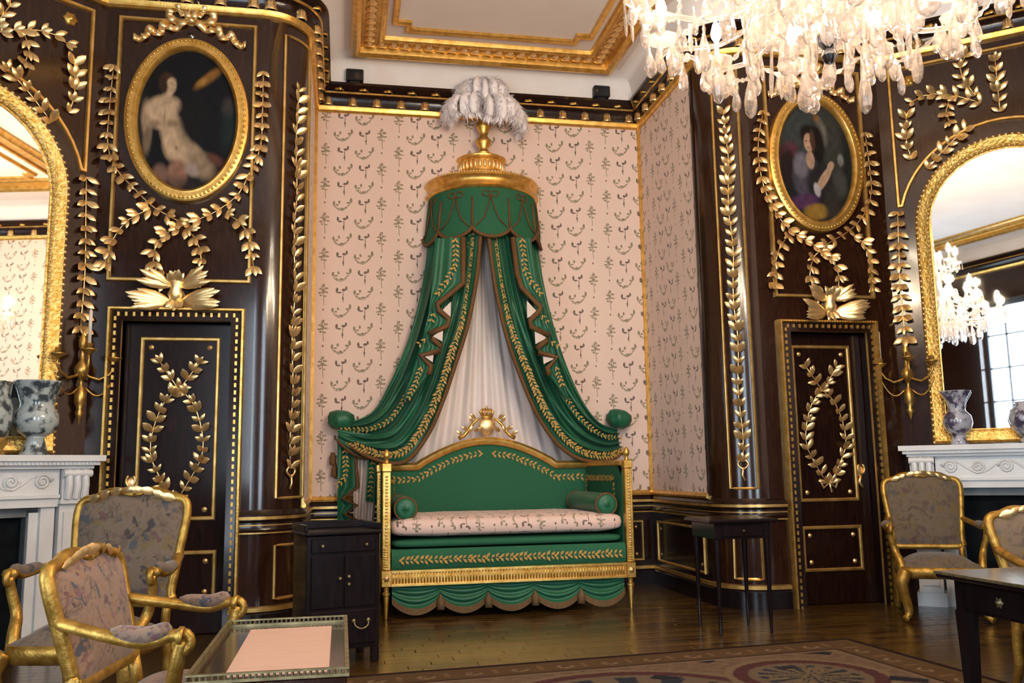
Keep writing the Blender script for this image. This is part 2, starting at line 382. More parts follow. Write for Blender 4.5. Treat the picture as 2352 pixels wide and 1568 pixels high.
def rect(a0, a1, z0, z1): return [(a0, z0), (a1, z0), (a1, z1), (a0, z1)]
def wall(name, boxes, m, loc=(0, 0, 0)):
    mb = MB()
    for lo, hi in boxes: mb.box(lo, hi)
    o = mb.build(name, M[m], None, False); o['kind'] = 'structure'; return o
floor = MB().box((-4.4, -2.6, -.12), (7.3, 10.0, -.012)).build('floor', M['wood_door'], None, False); floor['kind'] = 'structure'
ceiling = MB().box((-4.4, -2.6, ZC), (7.3, 10.0, ZC+.15)).build('ceiling', M['ceil'], None, False); ceiling['kind'] = 'structure'
# parquet: the blocks in view one by one, the rest joined
PWX, PWY = .46, .105
pm = MB().bbox((0, 0, -.012), (PWX-.003, PWY-.003, .0), .0025).mesh('plank', M['floor'], False)
far = MB(); cnt = 0
j = 0; y = -2.2
while y < 9.6:
    x = -3.7-(.23 if j % 2 else 0)-.07*(j % 3)
    while x < 6.9:
        xr = 3.3 if y > 7.3 else 4.75
        if 5.6 < y < 8.45 and 0.0 < x < xr and cnt < 292:
            o = bpy.data.objects.new('plank', pm); o.location = (x, y, random.uniform(-.0015, .0005)); link(o, floor); cnt += 1
        else: far.box((x, y, -.012), (x+PWX-.003, y+PWY-.003, -.0005))
        x += PWX
    y += PWY; j += 1
far.build('plank_field', M['floor'], floor, False)['kind'] = 'stuff'

wall_back = wall('wall_back', [((XL-.2, YB, .95), (XR+.2, YB+.15, ZC))], 'paperX')
wall_al = wall('wall_alcove_left', [((XL-.12, YD+RA, .95), (XL, YB, ZC))], 'paperY')
wall_ar = wall('wall_alcove_right', [((XR, YD+RA, .95), (XR+.12, YB, ZC))], 'paperY')
MB().box((XL-.2, YB-.012, 0), (XR+.2, YB+.15, .95)).build('dado', M['wood_door'], wall_back, False)
MB().box((XL-.12, YD+RA, 0), (XL+.012, YB, .95)).build('dado', M['wood_door'], wall_al, False)
MB().box((XR-.012, YD+RA, 0), (XR+.12, YB, .95)).build('dado', M['wood_door'], wall_ar, False)
DL = (-1.76, -.91, 2.51); DR = (4.09, 4.88, 2.50)              # door openings
wall_l = wall('wall_left', [((-2.15, YD, 0), (DL[0], YD+.3, ZC)), ((DL[1], YD, 0), (XL-RA, YD+.3, ZC)), ((DL[0], YD, DL[2]), (DL[1], YD+.3, ZC))], 'wood')
wall_r = wall('wall_right', [((XR+RA, YD, 0), (DR[0], YD+.3, ZC)), ((DR[1], YD, 0), (5.35, YD+.3, ZC)), ((DR[0], YD, DR[2]), (DR[1], YD+.3, ZC))], 'wood')
for w_, d_ in ((wall_l, DL), (wall_r, DR)): MB().box((d_[0]-.1, YD+.3, 0), (d_[1]+.1, YD+.36, d_[2]+.1)).build('door_backing', M['wood_black'], w_, False)  # unseen box added behind each door to block sky light leaking in
def pier(name, A):
    p = arcpts(A, 16); b = [V((A.cx, YD+.3, 0)), V((A.cx+A.sg*.28, YD+RA, 0))]
    poly = p+[V((A.cx, YD+.35, 0)), V((A.cx+A.sg*(RA-.12), YD+RA, 0))]
    o = MB().slab(poly, (0, 0, ZC)).build(name, M['wood'], None, 40); o['kind'] = 'structure'; return o
pier_l = pier('wall_pier_left', ARL); pier_r = pier('wall_pier_right', ARR)
def slant(name, F):
    mb = MB(); fbox(mb, F, -.02, CW, 0, ZC, -.2, 0); o = mb.build(name, M['wood'], None, False); o['kind'] = 'structure'; return o
wall_cl = slant('wall_fireplace_left', FCL); wall_cr = slant('wall_fireplace_right', FCR)
wall_sl = wall('wall_side_left', [((eL.x-.15, BACKY, 0), (eL.x, WINL[0], ZC)), ((eL.x-.15, WINL[1], 0), (eL.x, eL.y+.1, ZC)), ((eL.x-.15, WINL[0], 0), (eL.x, WINL[1], .45)), ((eL.x-.15, WINL[0], 4.6), (eL.x, WINL[1], ZC))], 'wood')
w = struct('window_3', (eL.x, sum(WINL)/2, .45)); xx = eL.x-.10
mb = MB()
for (a, b, z0, z1) in ((WINL[0], WINL[0]+.07, .45, 4.6), (WINL[1]-.07, WINL[1], .45, 4.6), (WINL[0], WINL[1], .45, .55), (WINL[0], WINL[1], 4.5, 4.6)): mb.box((xx-.03, a, z0), (xx+.03, b, z1))
mb.build('window_frame', M['frost'], w, False)
MB().box((xx-.02, 1.53, .55), (xx+.02, 1.57, 4.5)).build('glazing_bar', M['frost'], w, False)
for k in range(1, 6): MB().box((xx-.018, WINL[0]+.07, .45+4.15*k/6-.018), (xx+.018, WINL[1]-.07, .45+4.15*k/6+.018)).build('glazing_bar', M['frost'], w, False)
MB().box((xx-.004, WINL[0]+.05, .5), (xx+.004, WINL[1]-.05, 4.55)).build('pane', M['pane'], w, False)
wall('wall_side_right', [((eR.x, 4.05, 0), (eR.x+.15, eR.y+.1, ZC))], 'wood')
wall('wall_step_right', [((XS, 4.2, 0), (eR.x+.15, 4.35, ZC))], 'wood')
wall_xr = wall('wall_silk_right', [((XS, BACKY, .95), (XS+.15, 4.2, ZC))], 'paperY')
MB().box((XS-.012, BACKY, 0), (XS+.15, 4.2, .95)).build('dado', M['wood_door'], wall_xr, False)
bw = []; px0 = eL.x-.15
for a, b in WIN: bw += [((px0, BACKY-.3, 0), (a, BACKY, ZC)), ((a, BACKY-.3, 0), (b, BACKY, .45)), ((a, BACKY-.3, 4.6), (b, BACKY, ZC))]; px0 = b
bw.append(((px0, BACKY-.3, 0), (XS+.15, BACKY, ZC)))
wall_w = wall('wall_windows', bw, 'wood')
FW = Flat((0, BACKY, 0), (-1, 0, 0), (0, 1, 0))
for i, (a, b) in enumerate(WIN):
    w = struct('window_%d' % (i+1), ((a+b)/2, BACKY, .45))
    mb = MB(); yy = BACKY-.22
    for (x0, x1, z0, z1) in ((a, a+.07, .45, 4.6), (b-.07, b, .45, 4.6), (a, b, .45, .55), (a, b, 4.5, 4.6)): mb.box((x0, yy-.03, z0), (x1, yy+.03, z1))
    mb.build('window_frame', M['frost'], w, False)
    for k in range(1, 3): MB().box((a+(b-a)*k/3-.02, yy-.02, .55), (a+(b-a)*k/3+.02, yy+.02, 4.5)).build('glazing_bar', M['frost'], w, False)
    for k in range(1, 6): MB().box((a+.07, yy-.018, .45+4.15*k/6-.018), (b-.07, yy+.018, .45+4.15*k/6+.018)).build('glazing_bar', M['frost'], w, False)
    MB().box((a+.05, yy-.004, .5), (b-.05, yy+.004, 4.55)).build('pane', M['pane'], w, False)
moulding(FW, rect(-1.75, -.0, 1.1, 5.0), wall_w)
moulding(FW, rect(-1.45, -.3, 1.3, 4.8), wall_w)
# cornice, cove, dado rail, skirting
def zpath(z, pts=CONT): return [V((p.x, p.y, z)) for p in pts]
Z0 = 5.22
trim1 = MB().sweep(zpath(Z0), (0, 0, 1), [(-.02, .05), (.05, .05), (.055, .12), (.085, .165), (.10, .175), (.10, .20), (.15, .235), (.17, .25), (.17, .28), (-.02, .28)], True).build('trim_1', M['wood_door'], None, 30); trim1['kind'] = 'structure'
MB().sweep(zpath(Z0), (0, 0, 1), [(-.02, -.012), (.024, -.012), (.04, .005), (.045, .03), (.055, .05), (-.02, .05)], True).build('gilt_bead', M['gold'], trim1, 30)
MB().sweep(zpath(Z0), (0, 0, 1), [(.085, .172), (.112, .176), (.112, .194), (.085, .198)], True).build('gilt_fillet', M['gold_line'], trim1, 30)
cv = [(-.02, .28), (.10, .28), (.105, .34)]+[(.105+.20*(1-math.cos(t)), .34+.24*math.sin(t)) for t in (.35, .7, 1.05, 1.57)]+[(-.02, .58)]
o = MB().sweep(zpath(Z0), (0, 0, 1), cv, True).build('trim_2', M['white'], None, 50); o['kind'] = 'structure'
pal = MB().lathe([(.050, 0), (.056, .02), (.042, .04), (.047, .06), (.034, .095), (.0, .115)], 14, a0=PI, a1=2*PI, lob=lambda a, z: 1+.13*math.cos(7*a)*(z > .03)).mesh('palmette', M['ormolu'], True)
flt = MB().lathe([(.052, 0), (.058, .018), (.03, .05), (.0, .055)], 12, a0=PI, a1=2*PI, lob=lambda a, z: 1+.1*math.cos(5*a)).mesh('leaf_block', M['gold'], True)
def orient(t, n): t = V(t); n = V(n); return Matrix(((t.x, -n.x, 0), (t.y, -n.y, 0), (t.z, -n.z, 1)))
def ornaments(F, a0, a1, step):
    k = max(1, int(round((a1-a0)/step)))
    for i in range(k+1):
        a = a0+(a1-a0)*i/k
        for me, z, off, da in ((pal, Z0+.045, .052, 0), (flt, Z0+.20, .095, step*.45)):
            if i == k and da: continue
            o = bpy.data.objects.new(me.name, me); link(o, trim1); p = F.pt(a+da, z, off)
            o.matrix_local = Matrix.Translation(p) @ orient(F.tg(a+da), F.nr(a+da)).to_4x4()
ornaments(FB, XL+.14, XR-.14, .265); ornaments(FAR, .16, 1.5, .25); ornaments(FAL, .16, 1.5, .25)
ornaments(ARL, .05, .56, .28); ornaments(ARR, .05, .56, .28); ornaments(FD, -1.9, -.8, .28); ornaments(FD, 3.9, 5.1, .28); ornaments(FCR, .15, 1.95, .27)
ornaments(Flat((XS, 4.2, 0), (0, -1, 0), (-1, 0, 0)), .2, 6.2, .4)
LOWP = [V((DL[1]+.1, YD, 0))]+arcpts(ARL)[::-1]+[V((XL, YB, 0)), V((XR, YB, 0))]+arcpts(ARR)+[V((DR[0]-.13, YD, 0))]
trim3 = MB().sweep(zpath(0, LOWP), (0, 0, 1), [(-.02, .79), (.018, .79), (.03, .81), (.022, .83), (.022, .87), (.04, .885), (.04, .925), (.02, .95), (.012, .97), (-.02, .97)]).build('trim_3', M['wood_door'], None, 30); trim3['kind'] = 'structure'
for z, d, h in ((.905, .048, .030), (.848, .028, .012), (.785, .028, .014)):
    MB().sweep(zpath(z, LOWP), (0, 0, 1), [(.0, -h/2), (d, -h*.4), (d, h*.4), (0, h/2)]).build('gilt_bead', M['gold_line'], trim3, 30)
ALC = [V((XL, YD+RA+.02, 0)), V((XL, YB, 0)), V((XR, YB, 0)), V((XR, YD+RA+.02, 0))]
MB().sweep(zpath(.985, ALC), (0, 0, 1), [(0, -.02), (.03, -.02), (.035, .0), (.018, .03), (0, .035)]).build('gilt_bead', M['gold'], trim3, 30)
base = MB().sweep(zpath(0, LOWP), (0, 0, 1), [(-.02, 0), (.035, 0), (.035, .15), (.02, .17), (-.02, .17)]).build('baseboard_alcove', M['wood_black'], None, 30); base['kind'] = 'structure'
MB().sweep(zpath(.19, LOWP), (0, 0, 1), [(0, -.02), (.035, -.02), (.035, .012), (0, .02)]).build('gilt_bead', M['gold_line'], base, 30)
for x in (XL+.015, XR-.015): MB().box((x-.018, YB-.03, .99), (x+.018, YB, Z0)).build('corner_bead', M['gold'], wall_back, False)
for w, x in ((wall_al, XL), (wall_ar, XR)):
    MB().box((x-.015, YD+RA-.005, .99), (x+.015, YD+RA+.03, Z0)).build('edge_bead', M['gold_line'] if w is wall_al else M['wood_door'], w, False)
# gilt ceiling frames
def cframe(name, x0, x1, y0, y1, orn):
    q = [V((x0, y0, ZC)), V((x0, y1, ZC)), V((x1, y1, ZC)), V((x1, y0, ZC))]
    r = MB().sweep(q, (0, 0, -1), [(0, 0), (0, .05), (-.02, .10), (-.06, .11), (-.10, .08), (-.11, .03), (-.11, 0)], True).build(name, M['gold'], None, 40); r['kind'] = 'structure'
    MB().sweep(q, (0, 0, -1), [(-.10, 0), (-.10, .02), (-.30, .02), (-.30, 0)], True).build('gilt_bed', M['gold_line'], r, 40)
    MB().sweep(q, (0, 0, -1), [(-.30, 0), (-.30, .045), (-.325, .055), (-.35, .04), (-.36, 0)], True).build('inner_rail', M['gold'], r, 40)
    i = .74; n = .14
    iq = []
    for (cx, cy, sx, sy) in ((x0, y0, 1, 1), (x0, y1, 1, -1), (x1, y1, -1, -1), (x1, y0, -1, 1)):
        a = V((cx+sx*(i-.3), cy+sy*(i-.15), ZC))
        c = [a+V((sx*n, -sy*0, 0)), a+V((0, 0, 0))]
        pts = [V((cx+sx*.44, cy+sy*.70, ZC)), V((cx+sx*.58, cy+sy*.70, ZC)), V((cx+sx*.58, cy+sy*.56, ZC))]
        if (sx, sy) in ((1, 1), (-1, -1)): pts = pts[::-1]
        iq += pts
    MB().sweep(iq, (0, 0, -1), [(-.03, 0), (-.03, .03), (-.01, .045), (.02, .045), (.035, 0)], True).build('inner_frame', M['gold'], r, 40)
    if orn:
        om = MB().lathe([(.0, .035), (.028, .03), (.05, .012), (.058, 0)], 10, lob=lambda a, z: 1+.35*math.cos(3*a+PI/2)).mesh('acanthus_boss', M['ormolu'], True)
        def row(a, b):
            k = int((b-a).length/.122)
            for j in range(k+1):
                o = bpy.data.objects.new('acanthus_boss', om); link(o, r); o.location = a+(b-a)*j/k+V((0, 0, -.02)); o.rotation_euler = (PI, 0, 0)
        d = .2
        row(V((x0+d, y1-d, ZC)), V((x1-d, y1-d, ZC))); row(V((x0+d, y1-d-.12, ZC)), V((x0+d, y0+d, ZC))); row(V((x1-d, y1-d-.12, ZC)), V((x1-d, y0+d, ZC)))
    return r
cframe('trim_4', .045, 2.99, 5.0, 9.25, True); cframe('trim_5', -2.4, 4.3, -1.4, 4.2, False)
for x, l in ((.095, 'small black box spotlight on the cornice, left of the white plume'), (2.915, 'small black box spotlight on the cornice, right of the white plume')):
    t = thing('spotlight', (x, YB-.13, Z0+.28), l, 'spotlight', 'spotlights on the alcove cornice')
    MB().bbox((x-.095, YB-.20, Z0+.30), (x+.095, YB-.085, Z0+.43), .008).build('housing', M['black'], t, False)
    MB().box((x-.075, YB-.204, Z0+.315), (x+.075, YB-.199, Z0+.415)).build('lens', M['lens'], t, False)
    MB().box((x-.05, YB-.16, Z0+.28), (x+.05, YB-.10, Z0+.30)).build('bracket', M['black'], t, False)

# ---------------------------------------------------------------- leaves and garlands
def leaf_mesh(name, w, curl, m):
    rows = [(0, .12, 0), (.25, .8, .05), (.55, 1, .09), (.82, .6, .07)]; vs = []
    for y, k, z in rows:
        z += curl*y*y; vs += [(-w*k/2, y, z-.05*k), (0, y, z+.07*k), (w*k/2, y, z-.05*k)]
    vs.append((0, 1.0, curl)); fs = []
    for i in range(3):
        a = i*3; fs += [(a, a+1, a+4, a+3), (a+1, a+2, a+5, a+4)]
    fs += [(9, 10, 12), (10, 11, 12)]
    me = bpy.data.meshes.new(name); me.from_pydata(vs, [], fs); me.materials.append(m); me.polygons.foreach_set('use_smooth', [True]*len(fs)); return me
NARROW = leaf_mesh('leaf', .27, .18, M['ormolu'])
LEAF = [leaf_mesh('leaf', .5, .12, M['ormolu']), leaf_mesh('leaf', .58, .3, M['ormolu']), leaf_mesh('leaf', .44, -.06, M['ormolu'])]
def put_leaf(parent, p, d, n, size, me=None):
    d = V(d).normalized(); n = V(n); n = (n-d*n.dot(d)).normalized(); x = d.cross(n)
    o = bpy.data.objects.new('leaf', me or random.choice(LEAF)); link(o, parent)
    R = Matrix(((x.x, d.x, n.x), (x.y, d.y, n.y), (x.z, d.z, n.z))).to_4x4()
    o.matrix_local = Matrix.Translation(V(p)-wloc(parent)) @ R @ Matrix.Scale(size, 4); return o
def garland(name, F, paths, label=None, cat='garland', group=None, parent=None, step=.085, size=.09, off=.012, stem=.006, ang=46, tip=True, mid=.75, mode='uz', jit=10):
    P = [[F.px(*q) for q in p] if mode == 'px' else p for p in paths]
    b = F.pt(P[0][-1][0], min(z for p in P for a, z in p), 0)
    if parent is None: t = thing(name, b, label, cat, group)
    else: t = None
    mb = MB(); D = []
    for p in P:
        s = resample(smooth(p, 8), step); D.append(s); mb.tube([F.pt(a, z, off) for a, z in s], stem, 5)
    if t is None: t = mb.build(name, M['ormolu'], parent, True, label)
    else: mb.build('stem', M['ormolu'], t, True)
    for s in D:
        n = len(s)
        for i in range(n):
            a, z = s[i]; d = np.array(s[min(i+1, n-1)])-np.array(s[max(0, i-1)]); th = math.atan2(d[1], d[0])
            N = F.nr(a); T = F.tg(a); p = F.pt(a, z, off+.004)
            k = .8+.4*random.random()
            for sd in (-1, 1):
                q = th+sd*math.radians(ang+random.uniform(-jit, jit)); put_leaf(t, p, T*math.cos(q)+V((0, 0, math.sin(q)))+N*random.uniform(.15, .5), N, size*k)
            if random.random() < mid: q = th+random.uniform(-.3, .3); put_leaf(t, F.pt(a, z, off+.014), T*math.cos(q)+V((0, 0, math.sin(q)))+N*.4, N, size*.9*k)
    return t
def spray(F, a, z, parent, n, size, a0, a1, off=.02, lift=.35, me=None):
    N = F.nr(a); T = F.tg(a)
    for i in range(n):
        q = math.radians(a0+(a1-a0)*i/max(1, n-1)); put_leaf(parent, F.pt(a, z, off), T*math.cos(q)+V((0, 0, math.sin(q)))+N*lift*random.uniform(.6, 1.2), N, size*random.uniform(.85, 1.15), me)
def disc(F, a, z, r, parent, name='rosette', m='ormolu', lob=0):
    mb = MB(); R = orient(F.tg(a), F.nr(a)).to_4x4() @ Matrix.Rotation(PI/2, 4, 'X')
    mb.lathe([(r, 0), (r*.95, r*.25), (r*.6, r*.3), (r*.45, r*.55), (0, r*.7)], 12, F.pt(a, z, 0), M=R.to_3x3(), lob=(lambda q, zz: 1+lob*math.cos(6*q)) if lob else None)
    return mb.build(name, M[m], parent, True)
def ribbon(F, pts, parent, w=.05, name='ribbon', m='ormolu', off=.02, wav=.012):
    s = smooth(pts, 6); q = []
    for i, (a, z) in enumerate(s): q.append(F.pt(a, z, off+wav*math.sin(i*1.1)))
    mb = MB(); mb.tube(q, w/2, 6, sx=1, sy=.25, up=tuple(F.nr(s[0][0]))); return mb.build(name, M[m], parent, True)
# pictures' panels above the doors
PLp = (-1.885, -.78, 2.85, 5.12); PRp = (3.985, 4.99, 2.84, 5.10)
garland('figure_eight_wreath', FW, [[(-.875+.3*math.sin(k*PI/6)*sg, 1.6+.23*k) for k in range(13)] for sg in (-1, 1)], 'gilt figure-eight wreath beside the window, seen in the right mirror', 'garland', step=.13, size=.12)
moulding(FD, rect(*PLp), wall_l, .035, .03); moulding(FD, rect(*PRp), wall_r, .035, .03)
def oval_picture(cx, cz, rx, rz, label, plabel, fn):
    y = YD-.05; t = thing('oval_picture', (cx, YD, cz-rz), label, 'painting', 'oval pictures over the doors')
    N = 72; pth = [V((cx+(rx-.05)*math.cos(2*PI*i/N), y+.03, cz+(rz-.05)*math.sin(2*PI*i/N))) for i in range(N)]
    MB().sweep(pth, (0, -1, 0), [(-.055, -.02), (-.055, .03), (-.03, .055), (0, .05), (.02, .055), (.05, .035), (.055, -.02)], True).build('frame', M['gold'], t, 50)
    bd = MB()
    for i in range(88):
        q = 2*PI*i/88; p = V((cx+(rx-.03)*math.cos(q), y-.02, cz+(rz-.03)*math.sin(q)))
        bd.lathe([(.0, -.014), (.012, -.006), (.012, .006), (0, .014)], 6, p)
    bd.build('bead_row', M['gold'], t, True)['kind'] = 'stuff'
    def g(u, v): q = 2*PI*u; return V((cx+(rx-.095)*v*math.cos(q), y+.028, cz+(rz-.095)*v*math.sin(q)))
    c = MB().grid(g, 150, 90).build('canvas', M['canvas'], t, True, plabel)
    off = wloc(t)
    def f(co_): return fn((co_[:, 0]+off.x-cx)/(rx-.095), (co_[:, 2]+off.z-cz)/(rz-.095))
    paint(c, f)
    disc(FD, cx, cz+rz+.045, .03, t, 'hanging_ring', 'chrome'); return t
def blob(x, y, cx, cy, rx, ry, rot=0, soft=.25):
    c, s = math.cos(rot), math.sin(rot); u = ((x-cx)*c+(y-cy)*s)/rx; v = (-(x-cx)*s+(y-cy)*c)/ry
    return np.clip((1-np.sqrt(u*u+v*v))/soft+.5, 0, 1)
def lay(img, m, col): return img*(1-m[:, None])+np.array(col)[None, :]*m[:, None]
def rough(x, y, k=1.0): return .5+.25*np.sin(9*x*k+3*np.sin(7*y*k))+.25*np.sin(11*y*k+2*np.sin(13*x*k))
def pic_l(x, y):
    I = np.tile(np.array([.0055, .006, .0075]), (len(x), 1)); skin = np.array([.40, .285, .18]); sh = (.10, .058, .034)
    I = lay(I, blob(x, y, -.92, -.25, .2, .5, 0, .8)*.5, (.03, .034, .03)); I = lay(I, blob(x, y, .85, -.1, .16, .3, 0, .9)*.4, (.014, .03, .03)); I = lay(I, blob(x, y, .8, .22, .12, .13, 0, .8)*.5, (.055, .045, .04))
    I = lay(I, blob(x, y, .40, .62, .30, .07, .52, .7)*.9, (.19, .088, .018)); I = lay(I, blob(x, y, .25, .55, .12, .045, .4, .7)*.7, (.26, .135, .03))
    I = lay(I, blob(x, y, -.80, -.02, .11, .26, .1, .5), skin*.6); I = lay(I, blob(x, y, -.78, -.3, .08, .2, -.1, .6), skin*.35)
    I = lay(I, blob(x, y, -.50, .16, .34, .17, .12, .4), skin*.95); I = lay(I, blob(x, y, -.50, .02, .30, .17, 0, .4), skin)
    I = lay(I, blob(x, y, -.30, -.16, .22, .22, -.1, .5), skin*.9); I = lay(I, blob(x, y, -.20, -.36, .27, .24, -.35, .4), skin); I = lay(I, blob(x, y, .05, -.50, .33, .20, -.45, .45), skin*.92)
    I = lay(I, blob(x, y, .30, -.62, .30, .17, -.5, .6), skin*.5)
    I = lay(I, blob(x, y, -.42, .33, .09, .12, -.25, .5), skin*.8); I = lay(I, blob(x, y, -.46, .54, .15, .12, .4, .5), (.035, .018, .010)); I = lay(I, blob(x, y, -.36, .46, .105, .135, -.45, .35), skin*1.0); I = lay(I, blob(x, y, -.49, .47, .07, .12, .1, .6), (.03, .016, .009)); I = lay(I, blob(x, y, -.30, .43, .04, .05, .2, .9)*.35, sh); I = lay(I, blob(x, y, -.33, .50, .06, .02, -.3, .9)*.4, sh)
    I = lay(I, blob(x, y, -.63, -.07, .12, .05, 0, .9)*.55, sh); I = lay(I, blob(x, y, -.30, -.06, .13, .05, .1, .9)*.5, sh); I = lay(I, blob(x, y, -.46, .0, .02, .12, 0, .9)*.5, sh)
    I = lay(I, blob(x, y, -.20, -.40, .02, .026, 0, .8)*.7, sh)
    I = lay(I, blob(x, y, -.16, -.76, .20, .20, .3, .4), (.20, .105, .07)); I = lay(I, blob(x, y, -.50, -.80, .16, .16, .2, .5), (.14, .08, .062)); I = lay(I, blob(x, y, .12, -.70, .14, .09, -.4, .6), (.24, .19, .16)); I = lay(I, blob(x, y, .60, -.55, .18, .07, -.4, .8), (.075, .03, .02))
    I = lay(I, blob(x, y, .10, .02, .26, .34, -.3, .8)*.85, (.008, .007, .008)); I = lay(I, blob(x, y, -.02, -.95, .5, .15, 0, .8)*.6, (.02, .016, .014))
    return I*(.85+.30*rough(x, y, 2)[:, None])
def pic_r(x, y):
    I = np.tile(np.array([.013, .016, .017]), (len(x), 1)); I = lay(I, blob(x, y, -.3, .6, .8, .6, 0, .9)*.7, (.055, .065, .066)); I = lay(I, blob(x, y, .5, .3, .25, .6, .1, .7)*.7, (.05, .048, .04))
    I = lay(I, blob(x, y, .2, .5, .14, .22, .3, .7), (.16, .14, .12)); I = lay(I, blob(x, y, .1, .74, .08, .06, 0, .6), (.20, .11, .03))
    I = lay(I, blob(x, y, -.72, .12, .28, .17, .4, .5), (.10, .032, .045)); I = lay(I, blob(x, y, -.75, -.1, .22, .3, 0, .5), (.02, .012, .012))
    I = lay(I, blob(x, y, .05, .3, .22, .34, .1, .4), (.012, .009, .007)); I = lay(I, blob(x, y, -.16, .46, .2, .16, 0, .4), (.014, .01, .008))
    I = lay(I, blob(x, y, -.28, -.22, .34, .38, -.2, .3), (.065, .060, .085)); I = lay(I, blob(x, y, -.38, -.06, .2, .2, 0, .5), (.15, .14, .175)); I = lay(I, blob(x, y, .05, -.4, .3, .35, .2, .4), (.02, .017, .021))
    I = lay(I, blob(x, y, -.13, .03, .11, .15, .1, .3), (.40, .26, .18)); I = lay(I, blob(x, y, -.15, .32, .125, .155, .05, .25), (.47, .30, .215)); I = lay(I, blob(x, y, -.04, .36, .07, .17, .1, .5), (.07, .035, .022))
    for ex in (-.21, -.11): I = lay(I, blob(x, y, ex, .345, .024, .016, 0, .6)*.8, (.04, .02, .015))
    I = lay(I, blob(x, y, -.17, .24, .035, .014, 0, .6)*.8, (.28, .07, .05))
    I = lay(I, blob(x, y, .20, -.28, .31, .085, .75, .3), (.44, .29, .20)); I = lay(I, blob(x, y, .40, -.06, .10, .07, .6, .3), (.46, .31, .22)); I = lay(I, blob(x, y, .0, -.46, .08, .12, .4, .4), (.40, .39, .42))
    I = lay(I, blob(x, y, .68, .05, .08, .10, 0, .5), (.18, .19, .18)); I = lay(I, blob(x, y, .62, -.35, .18, .22, .2, .6), (.055, .055, .05))
    I = lay(I, blob(x, y, -.35, -.66, .36, .12, .1, .4), (.075, .03, .09)); I = lay(I, blob(x, y, -.05, -.82, .32, .13, .05, .4), (.26, .155, .028)); I = lay(I, blob(x, y, .4, -.7, .2, .3, 0, .6), (.03, .027, .022))
    return I*.72*(.84+.32*rough(x, y, 2)[:, None])
oval_picture(-1.315, 4.235, .5, .72, 'oval gilt-framed painting of a pale seated nude on a dark ground', 'dark canvas with a pale seated figure', pic_l)
oval_picture(4.47, 4.16, .49, .70, 'oval gilt-framed painting of a dark-haired figure in a violet robe', 'canvas with a half-length figure in a violet robe', pic_r)
gl = [[(262, 150), (252, 250), (248, 330), (265, 385), (310, 435), (355, 478), (405, 505), (430, 525)], [(605, 165), (603, 260), (598, 340), (572, 400), (545, 450), (490, 490), (435, 512), (385, 535)],
      [(430, 525), (455, 560), (462, 600), (448, 645)], [(385, 535), (358, 565), (354, 610), (375, 645)], [(345, 480), (290, 510), (255, 560), (243, 600)], [(520, 490), (560, 520), (575, 565), (582, 612)]]
garland('laurel_garland', FD, gl, 'gilt laurel garland hung round the oval nude painting, crossing into a loop', 'garland', 'laurel garlands round the oval pictures', mode='px', step=.098, size=.10)
gr = [[(1752, 255), (1740, 330), (1748, 410), (1775, 480), (1815, 530), (1870, 565), (1905, 590)], [(1985, 305), (1995, 380), (2000, 440), (1985, 490), (1950, 530), (1900, 560), (1868, 590)],
      [(1905, 590), (1925, 630), (1922, 680)], [(1868, 590), (1858, 630), (1872, 680)], [(1810, 540), (1785, 580), (1775, 650)], [(1960, 545), (1990, 570), (2003, 660)]]
garland('laurel_garland', FD, gr, 'gilt laurel garland hung round the oval portrait in violet, crossing into a loop', 'garland', 'laurel garlands round the oval pictures', mode='px', step=.098, size=.10)
def mount(F, a, z, label, s=1.0):                              # winged acanthus mount over a door
    t = thing('acanthus_mount', F.pt(a, z-.16*s, 0), label, 'ornament', 'acanthus mounts over the doors')
    mb = MB(); mb.lathe([(.0, -.11*s), (.04*s, -.08*s), (.07*s, -.02*s), (.05*s, .03*s), (.075*s, .08*s), (.03*s, .13*s), (0, .15*s)], 12, F.pt(a, z, .02)); mb.build('boss', M['ormolu'], t, True)
    spray(F, a-.02, z-.09*s, t, 7, .33*s, 192, 160, .02, .2, NARROW); spray(F, a+.02, z-.09*s, t, 7, .33*s, -12, 20, .02, .2, NARROW)
    spray(F, a-.03, z+.04*s, t, 6, .25*s, 172, 140, .035, .2, NARROW); spray(F, a+.03, z+.04*s, t, 6, .25*s, 8, 40, .035, .2, NARROW); spray(F, a, z+.05*s, t, 5, .14*s, 55, 125, .05); spray(F, a, z-.06*s, t, 5, .12*s, 230, 310, .03)
    return t
a, z = FD.px(405, 672); mount(FD, a, z, 'gilt winged acanthus mount over the door below the nude painting', .98)
a, z = FD.px(1903, 700); mount(FD, a, z, 'gilt winged acanthus mount over the door below the violet-robed portrait', .95)
def bow(F, a, z, label):
    t = thing('ribbon_bow', F.pt(a, z-.1, 0), label, 'ornament', 'gilt ribbon bows over the oval pictures'); mb = MB()
    for sd in (-1, 1):
        ribbon(F, [(a, z), (a+sd*.08, z+.09), (a+sd*.17, z+.08), (a+sd*.17, z), (a+sd*.05, z-.03)], t, .075)
        ribbon(F, [(a+sd*.02, z), (a+sd*.05, z+.14), (a+sd*.11, z+.13), (a+sd*.06, z+.02)], t, .06, off=.035)
        ribbon(F, [(a+sd*.04, z-.02), (a+sd*.15, z-.09), (a+sd*.22, z-.06), (a+sd*.26, z-.15), (a+sd*.33, z-.11), (a+sd*.38, z-.19), (a+sd*.46, z-.2)], t, .07, wav=.02)
    disc(F, a, z, .055, t, 'knot'); return t
a, z = FD.px(440, 48); bow(FD, a, z, 'fluttering gilt ribbon bow over the oval nude painting')
bow(FD, 4.47, 5.02, 'gilt ribbon bow over the violet-robed portrait, mostly behind the chandelier')
